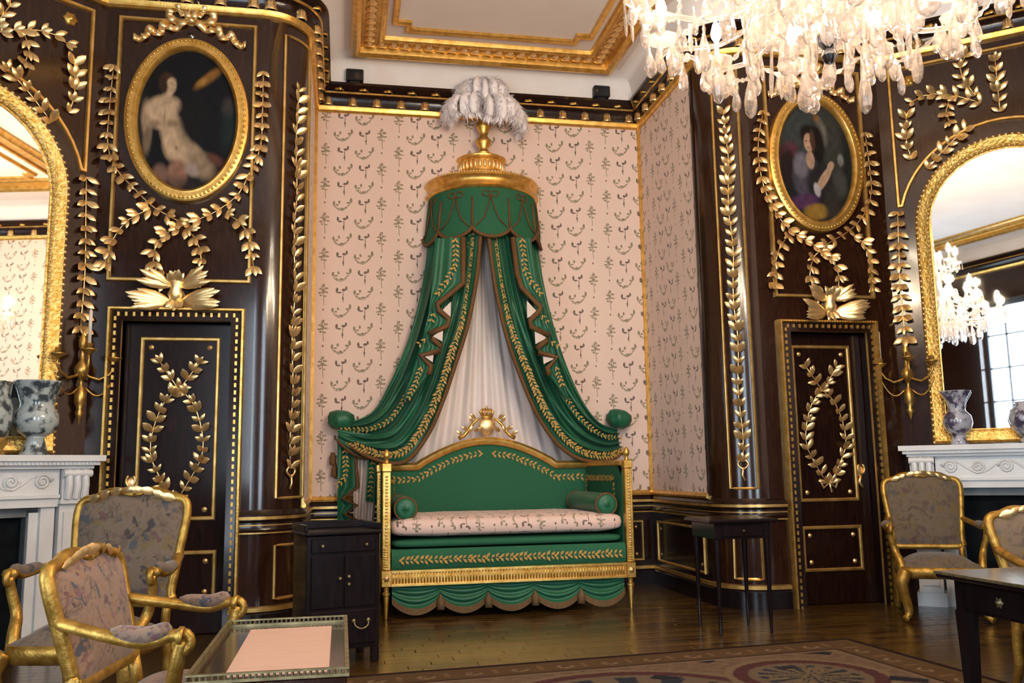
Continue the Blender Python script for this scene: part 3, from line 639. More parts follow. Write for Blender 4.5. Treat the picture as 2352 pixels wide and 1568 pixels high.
# narrow curved panels on the piers
def narrow(A, pr, x0, x1, am, low, label):
    u = [A.px(*q)[0] for q in x0+x1]
    a0 = max(.02, min(u)); a1 = min(RA*PI/2-.02, max(u)); mid = (a0+a1)/2
    moulding(A, rect(a0, a1, low, 5.10), pr, .028); moulding(A, rect(a0, a1, .26, .68), pr, .028)
    z0, z1 = low+.24, 4.62; am = am or mid
    t = garland('laurel_strand', A, [[(am+.012*math.sin(i*1.7), z0+(z1-z0)*i/14) for i in range(15)]], label, 'garland', 'tall laurel strands on the curved piers', step=.10, size=.105, ang=40, mid=.35)
    mb = MB()
    for sd in (-1, 1): mb.tube([A.pt(am+sd*.045*math.sin(k/8*PI), z0-.02+.10*(1-k/8)-.05, .02) for k in range(9)], .010, 6)
    mb.tube([A.pt(am, z0-.05, .02), A.pt(am-.01, z0-.12, .02), A.pt(am+.01, z0-.17, .02)], .010, 6); mb.build('ribbon_knot', M['ormolu'], t, True)
    return mid
narrow(ARL, pier_l, [(632, 1150)], [(692, 1150)], .285, 1.06, 'tall gilt laurel strand on the curved pier left of the bed')
narrow(ARR, pier_r, [(1680, 1120)], [(1742, 1120)], None, 1.06, 'tall gilt laurel strand on the curved pier right of the bed')
# dado panels
moulding(FB, rect(2.72, 3.27, .27, .68), wall_back, .025, .02, off=.012); moulding(FB, rect(-.2, .33, .27, .68), wall_back, .025, .02, off=.012)
moulding(FAR, rect(.18, 1.45, .27, .68), wall_ar, .025, .02, off=.012)
for a, z in ((3.2, .33), (3.2, .62)): disc(Flat((0, YB-.012, 0), (1, 0, 0), (0, -1, 0)), a, z, .016, wall_back)
for a in (.26, 1.37):
    for z in (.34, .61): disc(Flat((XR-.012, YB, 0), (0, -1, 0), (-1, 0, 0)), a, z, .016, wall_ar)
# doors
def door(n, d, pan, low, hs, label):
    x0, x1, zt = d; r = struct('door_%d' % n, ((x0+x1)/2, YD, 0)); yf = YD+.10; F = Flat((0, yf, 0), (1, 0, 0), (0, -1, 0))
    lf = MB().bbox((x0+.005, yf, .005), (x1-.005, yf+.05, zt-.005), .004).build('leaf', M['wood_door'], r, False)
    for q in (pan, low):
        moulding(F, rect(*q), r, .032, .02)
        for a in (q[0]+.07, q[1]-.07):
            for z in (q[2]+.07, q[3]-.07): disc(F, a, z, .022, r)
    def U(e): return [V((x0-e, YD, 0)), V((x0-e, YD, zt+e)), V((x1+e, YD, zt+e)), V((x1+e, YD, 0))]
    MB().sweep(U(.05), (0, -1, 0), [(-.05, -.1), (-.05, .02), (.05, .045), (.05, -.1)]).build('architrave', M['wood_door'], r, 30)
    MB().sweep(U(.095), (0, -1, 0), fprof(.03, .06)).build('outer_gilt_moulding', M['gold'], r, 30)
    MB().sweep(U(.008), (0, -1, 0), fprof(.022, .035)).build('inner_gilt_moulding', M['gold_line'], r, 30)
    for e, s, nm, h in ((.095, .026, 'outer_bead_row', .055), (.048, .06, 'inner_bead_row', .038)):
        b = MB()
        for p in resample(U(e), s): b.box((p[0]-.009, YD-h-.008, p[2]-s*.28), (p[0]+.009, YD-h+.004, p[2]+s*.28))
        b.build(nm, M['gold'], r, False)['kind'] = 'stuff'
    cx = (pan[0]+pan[1])/2; w = .215; z0 = pan[2]+.16; z1 = pan[3]-.42; h = z1-z0
    ps = []
    for sd in (-1, 1): ps.append([(cx+sd*.02, z0), (cx+sd*.10, z0+.15*h), (cx+sd*w*.93, z0+.4*h), (cx+sd*w*.85, z0+.66*h), (cx+sd*.10, z0+.9*h), (cx, z1), (cx-sd*.07, z1+.10), (cx-sd*.15, z1+.22)])
    garland('wreath', F, ps, 'pointed laurel wreath of gilt leaves', parent=r, step=.085, size=.095, mid=.6)
    q = MB(); q.tube([F.pt(cx+sd_*.06, z0+k, .02) for sd_, k in ((-1.6, .03), (-1, -.05), (0, .0), (1, -.05), (1.6, .03))], .012, 6); q.tube([F.pt(cx, z0, .02), F.pt(cx+.02, z0-.09, .02)], .011, 6); q.build('ribbon_knot', M['ormolu'], r, True)
    hx = x0+.10 if hs < 0 else x1-.10
    e = MB(); e.lathe([(.0, 0), (.05, .0), (.055, .012), (.03, .02), (0, .022)], 14, F.pt(hx, 1.20, 0), M=(Matrix.Rotation(PI/2, 3, 'X'))); e.tube([F.pt(hx+.035*math.sin(t_), 1.22+.045*math.cos(t_), .03) for t_ in np.linspace(.5, 5.8, 14)], .009, 6)
    e.tube([F.pt(hx, 1.16, .02), F.pt(hx-.02, 1.10, .02), F.pt(hx+.01, 1.05, .02)], .014, 6); e.build('lock_escutcheon', M['ormolu'], r, True)
    return r
door(1, DL, (-1.62, -1.02, .91, 2.375), (-1.62, -1.0, .26, .64), -1, ''); door(2, DR, (4.165, 4.74, .94, 2.37), (4.165, 4.74, .31, .69), 1, '')

# ---------------------------------------------------------------- fireplace walls
def mirror_wall(F, wallo, side, words):
    c = 1.05; zs = 3.47
    def arch(R, z0, n=26): return [(c-R, z0)]+[(c-R*math.cos(PI*i/n), zs+R*math.sin(PI*i/n)) for i in range(n+1)]+[(c+R, z0)]
    t = thing('mirror', F.pt(c, 1.43, 0), 'arched overmantel mirror in a carved gilt frame, %s' % words, 'mirror', 'overmantel mirrors')
    q = [F.pt(a, z, 0) for a, z in arch(.735, 1.50)]
    if side < 0: q = q[::-1]
    MB().sweep(q, F.n, [(-.066, 0), (-.066, .05), (-.04, .085), (-.01, .07), (.03, .06), (.055, .03), (.066, .03), (.066, 0)], True).build('frame', M['gold_carved'], t, 50)
    for R, s, k in ((.785, .052, .016), (.69, .045, .012)):
        b = MB()
        for p in resample(arch(R, 1.50-(R-.735)), s): b.lathe([(0, -k), (k, -k*.4), (k, k*.4), (0, k)], 6, F.pt(p[0], p[1], .075 if R > .7 else .045))
        b.build('bead_row', M['ormolu'], t, True)['kind'] = 'stuff'
    pl = arch(.68, 1.55); MB().slab([F.pt(a, z, .006) for a, z in pl], F.n*.012).build('glass', M['mirror'], t, False)
    # spandrel panel
    R2 = .93; sp = [(.12, 3.73), (.12, 5.12), (2*c-.12, 5.12), (2*c-.12, 3.73)]+[(c+R2*math.cos(PI*(.08+.84*i/22)), 3.5+R2*math.sin(PI*(.08+.84*i/22))) for i in range(23)]
    moulding(F, sp, wallo, .035, .03)
    disc(F, .30, 4.98, .055, wallo, 'rosette', 'gold', .12); disc(F, 1.80, 4.98, .055, wallo, 'rosette', 'gold', .12)
    garland('spandrel_spray', F, [[(.27, 4.18), (.235, 4.36), (.25, 4.60)], [(.40, 4.06), (.58, 4.25), (.74, 4.38)], [(.90, 4.62), (.66, 4.75), (.45, 4.80), (.32, 4.76)], [(.66, 4.75), (.60, 4.60), (.62, 4.50)], [(.86, 4.70), (.75, 4.95), (.80, 5.10)], [(1.05, 4.50), (1.05, 4.75), (1.05, 5.0)]],
            'branching gilt laurel spray over the arched mirror %s' % words, 'garland', 'laurel sprays over the mirrors', step=.10, size=.105, mid=.6)
    garland('laurel_strand', F, [[(.105, 3.68), (.09, 3.3), (.075, 2.9), (.085, 2.45)]], 'short hanging gilt laurel strand above the wall sconce %s' % words, 'garland', 'hanging laurel strands beside the mirrors', step=.105, size=.11, ang=55, mid=.5)
    # sconce
    a = .08; s = thing('wall_sconce', F.pt(a, 1.66, 0), 'gilt bronze wall sconce with chain swags, %s' % words, 'sconce', 'wall sconces')
    MB().lathe([(0, 1.66), (.012, 1.69), (.02, 1.72), (.034, 1.75), (.02, 1.78), (.042, 1.83), (.046, 1.90), (.03, 1.95), (.012, 1.98), (.02, 2.02), (.05, 2.06), (.058, 2.11), (.026, 2.16), (.014, 2.24), (.03, 2.28), (.034, 2.33), (.012, 2.38), (0, 2.44)], 14, F.pt(a, 0, .06)).build('backplate', M['sconce'], s, True)
    tips = [(-.22, .14, 2.20), (0.03, .24, 2.24), (.22, .14, 2.20)]
    for k, (da, of, zt) in enumerate(tips):
        MB().tube([F.pt(a+da*u, z, .06+(of-.06)*u) for u, z in ((0, 2.08), (.25, 2.04), (.55, 2.02), (.85, 2.06), (1.02, 2.12), (1.0, zt-.03))], lambda q: .013-.003*q, 8).build('arm', M['sconce'], s, True)
        MB().lathe([(.0, zt-.05), (.02, zt-.04), (.055, zt-.01), (.06, zt), (.025, zt+.005), (.022, zt+.045), (.0, zt+.05)], 14, F.pt(a+da, 0, of)).build('drip_pan', M['sconce'], s, True)
        if (side < 0 and k == 1) or (side > 0 and k == 0): MB().lathe([(.014, zt+.04), (.013, zt+.30), (.006, zt+.31), (0, zt+.315)], 10, F.pt(a+da, 0, of)).build('candle', M['candle'], s, True)
    for sd in (-1, 1):
        MB().tube([F.pt(a+sd*(.03+.20*u), 1.95-.10*math.sin(PI*u*.8)+.16*u*u, .08+.05*u) for u in np.linspace(0, 1, 14)], .008, 6).build('chain_swag', M['sconce'], s, True)
    # mantelpiece
    m = thing('mantelpiece', F.pt(c, 0, 0), 'white marble mantelpiece with scrolled frieze, %s' % words, 'fireplace', 'marble mantelpieces')
    sh = MB(); fbox(sh, F, -.03, 2.13, 1.375, 1.42, 0, .32); fbox(sh, F, .0, 2.10, 1.345, 1.375, 0, .29); fbox(sh, F, .03, 2.07, 1.32, 1.345, 0, .255); sh.build('shelf', M['marble'], m, False)
    de = MB(); k = 0.04
    while k < 2.05: fbox(de, F, k, k+.016, 1.347, 1.373, .285, .30); k += .03
    de.build('dentil_row', M['marble'], m, False)['kind'] = 'stuff'
    fr = MB(); fbox(fr, F, .26, 1.84, 1.13, 1.32, 0, .20); fbox(fr, F, .26, 1.84, 1.105, 1.13, 0, .225); fbox(fr, F, .26, 1.84, 1.04, 1.105, 0, .20); fr.build('frieze', M['marble'], m, False)
    for j in range(7):
        x = .38+j*.22; sc = []
        for i in range(20): q = i/19*4.2*PI; r = .062*(1-i/22); sc.append(F.pt(x+r*math.cos(q+PI), 1.225+r*math.sin(q+PI)*(1 if j % 2 else -1), .203))
        MB().tube(sc, .011, 6).build('scroll', M['marble'], m, True)
    MB().tube([F.pt(.30+1.5*k/80, 1.225+.055*math.sin(k/80*1.5/.22*PI+.3), .20) for k in range(81)], .009, 6).build('frieze_vine', M['marble'], m, True)
    for x in (.05, 1.85):
        p = MB(); fbox(p, F, x, x+.20, .12, 1.06, 0, .20); fbox(p, F, x+.03, x+.17, .18, 1.0, .20, .215); fbox(p, F, x-.02, x+.22, 0, .12, 0, .23); p.build('pilaster', M['marble'], m, False)
        cpt = MB(); fbox(cpt, F, x-.01, x+.21, 1.06, 1.09, 0, .24); fbox(cpt, F, x, x+.20, 1.09, 1.32, 0, .23)
        for i in range(3): cpt.tube([F.pt(x+.04+.06*i, 1.10, .235), F.pt(x+.04+.06*i, 1.2, .26), F.pt(x+.04+.06*i, 1.31, .24)], .028, 8)
        cpt.tube([F.pt(x-.005, 1.285, .25), F.pt(x+.205, 1.285, .25)], .03, 10); cpt.build('console_capital', M['marble'], m, 40)
    for x in (.27, 1.73): q = MB(); fbox(q, F, x, x+.10, 0, 1.04, 0, .17); fbox(q, F, x+(.10 if x < 1 else -.07), x+(.17 if x < 1 else .0), 0, 1.0, 0, .14); q.build('slip', M['slate'] if False else M['marble'], m, False)
    q = MB(); fbox(q, F, .44, 1.66, 0, 1.04, .005, .03); q.build('firebox', M['hearth'], m, False)  # flat panel, its dark colour replaces the shade of a deep recess
    q = MB(); fbox(q, F, .37, .45, 0, 1.02, .03, .12); fbox(q, F, 1.65, 1.73, 0, 1.02, .03, .12); fbox(q, F, .37, 1.73, .97, 1.04, .03, .12); q.build('inner_slip', M['slate'], m, False)
    return t
mirror_wall(FCL, wall_cl, -1, 'at the left edge of the room'); mirror_wall(FCR, wall_cr, 1, 'at the right edge of the room')
def vase(F, s, off, prof, m, label, name='vase', cat='vase', extra=None):
    p = F.pt(s, 1.421, off); t = thing(name, p, label, cat)
    MB().lathe(prof[0], 28, p).build('foot', M[m] if not extra else M[extra], t, True); MB().lathe(prof[1], 28, p).build('body', M[m], t, True); return t
vase(FCL, .45, .20, ([(.10, 0), (.105, .012), (.085, .03), (.06, .12), (.075, .135)], [(.075, .135), (.125, .17), (.155, .235), (.15, .30), (.12, .345), (.115, .38), (.14, .46), (.165, .535), (.17, .545), (.15, .545), (.10, .40)]), 'glaze', 'tall blue and white porcelain beaker vase on the left mantelpiece')
vase(FCL, .80, .215, ([(.13, 0), (.14, .02), (.12, .04), (.145, .08), (.15, .12)], [(.14, .12), (.165, .2), (.17, .33), (.15, .42), (.16, .52), (.15, .52), (.12, .4)]), 'glaze', 'porcelain jar on a gilt foot at the far left of the left mantelpiece', 'jar', 'vase', 'gold')
vase(FCR, .47, .16, ([(.075, 0), (.08, .01), (.06, .05), (.055, .085)], [(.055, .085), (.10, .13), (.125, .20), (.115, .26), (.075, .30), (.07, .33), (.08, .39), (.13, .475), (.135, .485), (.12, .485), (.06, .36)]), 'glaze2', 'grey-blue porcelain vase with flared rim on the right mantelpiece')
vase(FCR, 1.02, .19, ([(.07, 0), (.075, .02), (.055, .05)], [(.055, .05), (.12, .12), (.15, .21), (.13, .29), (.08, .33), (.09, .36), (.075, .36), (.06, .33)]), 'glaze2', 'dark blue porcelain jar at the right picture edge on the right mantelpiece', 'jar')
# picture on the silk wall that the left mirror reflects
t = thing('landscape_painting', (XS, .2, 1.6), 'gilt-framed landscape painting seen in the left mirror', 'painting')
FS = Flat((XS, 4.2, 0), (0, -1, 0), (-1, 0, 0))
MB().sweep([FS.pt(a, z) for a, z in rect(3.0, 5.0, 1.7, 3.3)], FS.n, [(-.07, 0), (-.07, .06), (0, .08), (.07, .03), (.07, 0)], True).build('frame', M['gold_carved'], t, 40)
pc = MB().grid(lambda u, v: FS.pt(3.05+1.9*u, 1.75+1.5*v, .02), 60, 50).build('canvas', M['canvas'], t, True)
def land(c):
    z = (c[:, 2]+1.6-1.75)/1.5; y = c[:, 1]; I = np.tile(np.array([.30, .29, .27]), (len(z), 1)); h = .35+.18*np.sin(y*4)+.1*np.sin(y*11)
    I[z < h] = (.06, .05, .03); I[z < .2] = (.10, .09, .06); return I*(.8+.4*rough(y, z, 3)[:, None])
paint(pc, land)

# ---------------------------------------------------------------- canopy over the bed
CX = 1.52
can = thing('bed_canopy', (CX, YB, 3.7), 'round gilt canopy crown with a scalloped green valance over the daybed', 'canopy')
def half(prof, n=40, lob=None): return MB().lathe(prof, n, (CX, YB, 0), PI, 2*PI, lob=lob)
half([(.58, 4.23), (.62, 4.235), (.64, 4.26), (.61, 4.30), (.615, 4.35), (.645, 4.375), (.64, 4.40), (.58, 4.42)]).build('cornice_ring', M['gold'], can, 50)
b = MB()
for i in range(60): q = PI+PI*(i+.5)/60; b.lathe([(0, -.022), (.014, -.006), (.014, .006), (0, .022)], 6, (CX+.625*math.cos(q), YB+.625*math.sin(q), 4.405))
b.build('bead_row', M['ormolu'], can, True)['kind'] = 'stuff'
half([(.60, 4.415), (.45, 4.47), (.33, 4.50), (.27, 4.53)]).build('dome', M['gold'], can, 60)
half([(.27, 4.52), (.285, 4.54), (.25, 4.56), (.25, 4.68), (.28, 4.70), (.285, 4.73), (.26, 4.745), (.10, 4.76), (0, 4.765)]).build('gallery', M['gold'], can, 50)
for i in range(15): q = PI+PI*(i+.5)/15; MB().lathe([(0, 4.575), (.013, 4.59), (.02, 4.64), (.015, 4.665), (0, 4.68)], 8, (CX+.255*math.cos(q), YB+.255*math.sin(q), 0)).build('baluster', M['ormolu'], can, True)
MB().lathe([(.10, 4.75), (.06, 4.78), (.05, 4.82), (.085, 4.87), (.09, 4.91), (.05, 4.95), (.042, 5.0), (.075, 5.05), (.085, 5.10), (.05, 5.14), (0, 5.15)], 18, (CX, YB-.17, 0)).build('finial', M['gold'], can, True)
NS = 5
def vz(q): u = (q-PI)/PI*NS; return 3.80-.115*abs(math.sin(PI*u))**.55
def vs_(u, v): q = PI+PI*u; z1 = vz(q); z = 4.26+(z1-4.26)*v; r = .60+.05*v; return V((CX+r*math.cos(q), YB+r*math.sin(q), z))
val = MB().grid(vs_, 100, 14).build('valance', M['green_flat'], can, True)
br = MB(); br.tube([V((CX+.658*math.cos(q), YB+.658*math.sin(q), vz(q))) for q in np.linspace(PI, 2*PI, 121)], .02, 6); br.build('fringe', M['braid'], val, True)
def on(q, z): v = (4.26-z)/.5; r = .606+.05*v; return V((CX+r*math.cos(q), YB+r*math.sin(q), z))
for k in range(NS):
    q0 = PI+PI*k/NS; q1 = PI+PI*(k+1)/NS; qm = (q0+q1)/2
    if k: MB().tube([on(q0, 4.13), on(q0, 4.0), on(q0, 3.81)], lambda t_: .009+.006*t_, 6).build('braid_line', M['braid'], val, True)
    b = MB()
    for sd in (-1, 1):
        b.tube([on(qm, 4.15)]+[on(qm+sd*(.075+.07*math.cos(a_)), 4.165+.032*math.sin(a_)) for a_ in np.linspace(PI, -PI, 15)], .007, 5)
        b.tube([on(qm, 4.15), on(qm+sd*.05, 4.02), on(qm+sd*.13, 3.88), on(qm+sd*.26, 3.80)], .008, 5)
    b.build('braid_bow', M['braid'], val, True)
# plume
pl = thing('ostrich_plume', (CX, YB-.17, 5.12), 'bunch of drooping white ostrich feathers on top of the canopy', 'plume')
def feather(q, R, H, dr, w, ph):
    o = V((CX, YB-.19, 5.10)); d = V((math.cos(q), math.sin(q)*.72, 0))
    s = smooth([(0, 0), (R*.22, H*.55), (R*.55, H*.97), (R*.86, H*.93), (R*1.06, H-dr*.42), (R*1.08, H-dr*.85), (R*.98, H-dr)], 5); mb = MB()
    rr = random.Random(int(ph*1000)); P = [o+d*a+V((0, 0, z)) for a, z in s]; n = len(P)
    mb.tube(P, lambda t_: (.012+w*.62*min(1, t_*1.5)**1.6)*math.sqrt(max(.03, 1-max(0, (t_-.80)/.20)**2)), 9, sx=1.0, sy=.55)
    sd = d.cross(V((0, 0, 1)))
    for k in range(330):                                       # soft barbs
        i = rr.uniform(.16, .999)*(n-1); a = int(i); p0 = P[a].lerp(P[a+1], i-a); t_ = (P[a+1]-P[a]).normalized(); up = sd.cross(t_); q = rr.uniform(0, 2*PI)
        r = sd*math.cos(q)+up*math.sin(q)*.7; L = w*rr.uniform(.75, 1.35)*min(1, .35+i/(n-1)*1.2); c = t_.cross(r).normalized()*.0075; g = V((0, 0, -L*.18))
        p1 = p0+r*L*.6+t_*L*.25; p2 = p0+r*L+t_*L*.6+g
        mb.add([p0+c*.6, p1+c, p2, p1-c, p0-c*.6], [(0, 1, 3, 4), (1, 2, 3)])
    mb.build('feather', M['feather'], pl, True)
for k in range(11): feather(PI-.25+(PI+.5)*(k+.5)/11+random.uniform(-.06, .06), .385*random.uniform(.88, 1.12), .25*random.uniform(.85, 1.15), .27*random.uniform(.8, 1.1), .098, random.random()*6)
for k in range(9): feather(PI-.2+(PI+.4)*(k+.5)/9+random.uniform(-.08, .08), .235*random.uniform(.85, 1.15), .49*random.uniform(.92, 1.04), .22*random.uniform(.85, 1.15), .10, random.random()*6)
for k in range(4): feather(PI+PI*(k+.5)/4, .09, .52, .16, .08, random.random()*6)
# curtains
def bands(name, pts, parent, size=.028, m='embro', nr=None, step=.036):
    P = [V(p) for p in resample(pts, step)]; b = MB()
    for i in range(len(P)):
        t_ = (P[min(i+1, len(P)-1)]-P[max(0, i-1)]).normalized(); n = V(nr(P[i]) if callable(nr) else (nr or (0, -1, 0))); n = (n-t_*n.dot(t_)).normalized(); s = t_.cross(n)
        for sd in (-1, 1):
            d = (t_*random.uniform(.5, .9)+s*sd*random.uniform(.5, .9)).normalized(); e = d.cross(n); p = P[i]; L = size*random.uniform(.85, 1.2)
            b.add([p+n*.002, p+d*L*.5+e*L*.24+n*.007, p+d*L+n*.003, p+d*L*.5-e*L*.24+n*.007, p+d*L*.5+n*.012], [(0, 1, 4), (1, 2, 4), (2, 3, 4), (3, 0, 4)])
        if i % 3 == 0: b.add([P[i]+n*.004+t_*size*.3*math.cos(q)+s*size*.3*math.sin(q) for q in np.linspace(0, 2*PI, 6)[:-1]]+[P[i]+n*.016], [(k, (k+1) % 5, 5) for k in range(5)])
    o = b.build(name, M[m], parent, True); o['kind'] = 'stuff'; return o
def curtain(outer, inner, sg, label):
    O = resample(smooth([tuple(at(*p)) for p in outer], 8), .01); I = resample(smooth([tuple(at(*p)) for p in inner], 8), .01)
    def on_(L, v): x = v*(len(L)-1); i = min(len(L)-2, int(x)); f = x-i; return V(L[i]*(1-f)+L[i+1]*f)
    def S(u, v, off=0):
        a = on_(O, v); b = on_(I, v); p = a.lerp(b, u); w = (b-a).length
        f = math.sin(2*PI*(6.2*u+.35*math.sin(3*v+u*2)))+.45*math.sin(2*PI*(11*u+.8*v)+1)
        e = min(1, u*9, (1-u)*7); amp = (.030+.02*min(1, v*3))*e*min(1, w/.28)
        belly = .10*math.sin(PI*min(1, v*1.1))*math.sin(PI*u)
        return p+V((0, -1, 0))*(amp*f+belly*.6+off)
    t = thing('curtain', V((outer[-1][2]*0, 0, 0))+at(*outer[-1]), label, 'curtain', 'canopy curtains')
    MB().grid(S, 96, 90).build('cloth', M['green'], t, True)
    MB().tube([S(1, v, .008) for v in np.linspace(0, 1, 70)], .023, 6).build('inner_fringe', M['braid'], t, True)
    bands('embroidered_band', [S(.865, v, .022) for v in np.linspace(0, 1, 80)], t, .055, step=.038)
    bands('embroidered_band', [S(.36, v, .05) for v in np.linspace(.55, 1, 50)], t, .042, step=.046)
    return t, S
oL = [(985, 540, 9.48), (972, 640, 9.46), (955, 720, 9.45), (930, 800, 9.44), (895, 880, 9.43), (855, 945, 9.42), (790, 975, 9.45)]
iL = [(1104, 535, 9.0), (1094, 640, 9.02), (1074, 745, 9.05), (1046, 835, 9.1), (1015, 925, 9.12), (978, 1005, 9.15), (925, 1062, 9.17), (850, 1050, 9.25), (782, 1008, 9.40)]
oR = [(1232, 540, 9.48), (1247, 640, 9.46), (1270, 740, 9.45), (1300, 835, 9.44), (1336, 915, 9.43), (1375, 968, 9.42), (1418, 985, 9.45)]
iR = [(1121, 535, 9.0), (1138, 660, 9.02), (1163, 770, 9.05), (1194, 860, 9.1), (1233, 950, 9.12), (1280, 1018, 9.15), (1335, 1055, 9.17), (1395, 1058, 9.25), (1428, 1040, 9.40)]
cl, SL = curtain(oL, iL, -1, 'green silk curtain swept to the left from the canopy, hanging in folds'); cr, SR = curtain(oR, iR, 1, 'green silk curtain swept to the right from the canopy, hanging in folds')
def jabot(t, body, zig, tri, tail, up, Y, tail_x):                     # stepped cascade with fringed zigzag edge
    zy = [q[1] for q in zig]; zx = [q[0] for q in zig]
    for i in range(1, len(zy)): zy[i] = max(zy[i], zy[i-1]+.5)
    yb = zy[-1]+55; ly = [q[1] for q in body]; lx = [q[0] for q in body]
    def cas(u, v):
        y = 545+(yb-545)*v; xr = np.interp(y, zy, zx) if y < zy[-1] else zx[-1]+(tail_x-zx[-1])*(y-zy[-1])/55; xl = np.interp(y, ly, lx)
        p = at(xl+(xr-xl)*u, y, Y); return p+V((0, .05*(1-u)**2-.018*math.sin(2*PI*(2.2*u+.5*v))*(1-u*.5), 0))
    MB().grid(cas, 28, 120).build('cascade', M['green'], t, True)
    MB().tube([at(x, y, Y-.012) for x, y in zig], .029, 6).build('cascade_fringe', M['braid'], t, True)
    for q in tri: MB().slab([at(x, y, Y-.008) for x, y in q], (0, .010, 0)).build('lining_fold', M['lining'], t, False)
    bands('embroidered_band', [tuple(at(x, y, Y-.014)) for x, y in tail], t, .05, step=.05)
    for q in up: bands('embroidered_band', [tuple(at(x, y, Y-.014)) for x, y in q], t, .045, step=.045)
jabot(cl, [(1000, 545), (994, 640), (985, 720), (968, 790), (948, 850), (925, 920)],
      [(1064, 545), (1064, 650), (1005, 698), (1008, 712), (1031, 732), (1028, 748), (986, 766), (992, 778), (1013, 795), (1010, 806), (966, 816), (990, 840), (985, 860)],
      [[(1012, 716), (1036, 692), (1035, 728)], [(994, 772), (1018, 756), (1016, 784)], [(974, 818), (997, 804), (994, 832)]],
      [(1046, 550), (1046, 610), (1030, 640), (1008, 672)], [[(996, 722), (992, 733)], [(975, 780), (965, 788)], [(966, 845), (955, 880), (940, 910)]], 8.99, 945)
jabot(cr, [(1222, 545), (1234, 640), (1252, 720), (1272, 790), (1290, 850), (1312, 920)],
      [(1178, 545), (1188, 630), (1198, 660), (1242, 705), (1238, 716), (1217, 736), (1219, 750), (1262, 770), (1256, 782), (1233, 800), (1236, 810), (1280, 820), (1257, 845), (1262, 862)],
      [[(1236, 718), (1210, 690), (1211, 730)], [(1256, 776), (1228, 758), (1230, 790)], [(1272, 824), (1246, 806), (1249, 836)]],
      [(1200, 550), (1204, 610), (1216, 640), (1240, 672)], [[(1246, 726), (1254, 736)], [(1268, 786), (1278, 792)], [(1278, 845), (1290, 880)]], 8.99, 1300)
def rosette(t, x, y, tilt):
    c = at(x, y, 9.47); mb = MB()
    mb.lathe([(0, -.10), (.075, -.09), (.125, -.04), (.135, .02), (.115, .075), (.06, .105), (0, .09)], 30, c, lob=lambda a_, z: 1+.13*math.cos(7*a_+z*25), M=Matrix.Rotation(tilt, 3, 'Y')); mb.build('tieback_rosette', M['green'], t, True)
    q = at(x, y, 9.55); MB().tube([V((c.x, c.y, c.z-.03)), V((c.x, YB, c.z-.03))], .015, 8).build('tieback_pin', M['gold'], t, True)
rosette(cl, 783, 966, .12); rosette(cr, 1421, 963, .25)
tb = [(776, 1000), (812, 1005), (824, 1118), (788, 1146), (820, 1160), (794, 1180), (822, 1196), (812, 1215), (775, 1215), (775, 1120)]
def htail(u, v):
    y = 1000+215*v; xr = np.interp(y, [1000, 1118, 1146, 1160, 1180, 1196, 1215], [813, 823, 788, 820, 793, 821, 812]); p = at(775+(xr-775)*u, y, 9.41)
    return p+V((0, .02-.022*math.sin(2*PI*(1.3*u+.4*v)), 0))
MB().grid(htail, 16, 60).build('hanging_tail', M['green'], cl, True)
MB().tube([at(x, y, 9.40) for x, y in [(813, 1008), (822, 1118), (786, 1144), (820, 1160), (792, 1180), (820, 1196)]], .018, 6).build('tail_fringe', M['braid'], cl, True)
bands('embroidered_band', [tuple(at(x, y, 9.395)) for x, y in [(792, 1035), (795, 1085), (788, 1105), (776, 1112)]], cl, .045, step=.045)
for x, y in ((764, 1058), (768, 1086)): c = at(x, y, 9.5); MB().lathe([(0, .09), (.02, .085), (.022, .06), (.03, .05), (.034, -.03), (.03, -.04), (0, -.04)], 10, c).build('tassel', M['braid'], cl, True)
def pleat(u, v):
    p = at(812+58*u-14*v*u, 1035+20*u+180*v, 9.45); return p+V((0, -.035*math.sin(2*PI*3.5*u+2*v), 0))
MB().grid(pleat, 40, 14).build('lining', M['lining'], cl, True)
def ptail(u, v): p = at(845+34*u-(6*v), 1038+25*u+(112-20*u)*v, 9.36); return p+V((0, -.02*math.sin(2*PI*2*u+1), 0))
MB().grid(ptail, 24, 12).build('inner_tail', M['green'], cl, True); bands('embroidered_band', [tuple(ptail(.3, v)+V((0, -.03, 0))) for v in np.linspace(.15, .85, 12)], cl, .04, step=.045)
def swag(u, v):
    x = 776+112*u; p = at(x, 985+(26+30*math.sin(PI*min(1, u*.95)))*v+18*u, 9.36-.05*math.sin(PI*v)); return p+V((0, -.018*math.sin(2*PI*2.5*v+3*u), 0))
MB().grid(swag, 30, 20).build('swag_fold', M['green'], cl, True); MB().tube([swag(u, 1)+V((0, -.01, 0)) for u in np.linspace(0, 1, 24)], .022, 6).build('swag_fringe', M['braid'], cl, True)
# white inner drape
dr = thing('inner_drape', (CX, YB-.1, 1.2), 'white pleated silk drape hanging inside the green curtains behind the daybed', 'drape')
def idr(u, v):
    z = 4.15+(1.15-4.15)*v; w = .12+1.05*v**1.05; x = CX-.02+(u-.5)*2*w
    y = 9.52-.028*math.sin(2*PI*(13*u))*(.4+.6*v)-.018*math.sin(2*PI*5*u+1); return V((x, y, z))
MB().grid(idr, 200, 24).build('cloth', M['silkwhite'], dr, True)

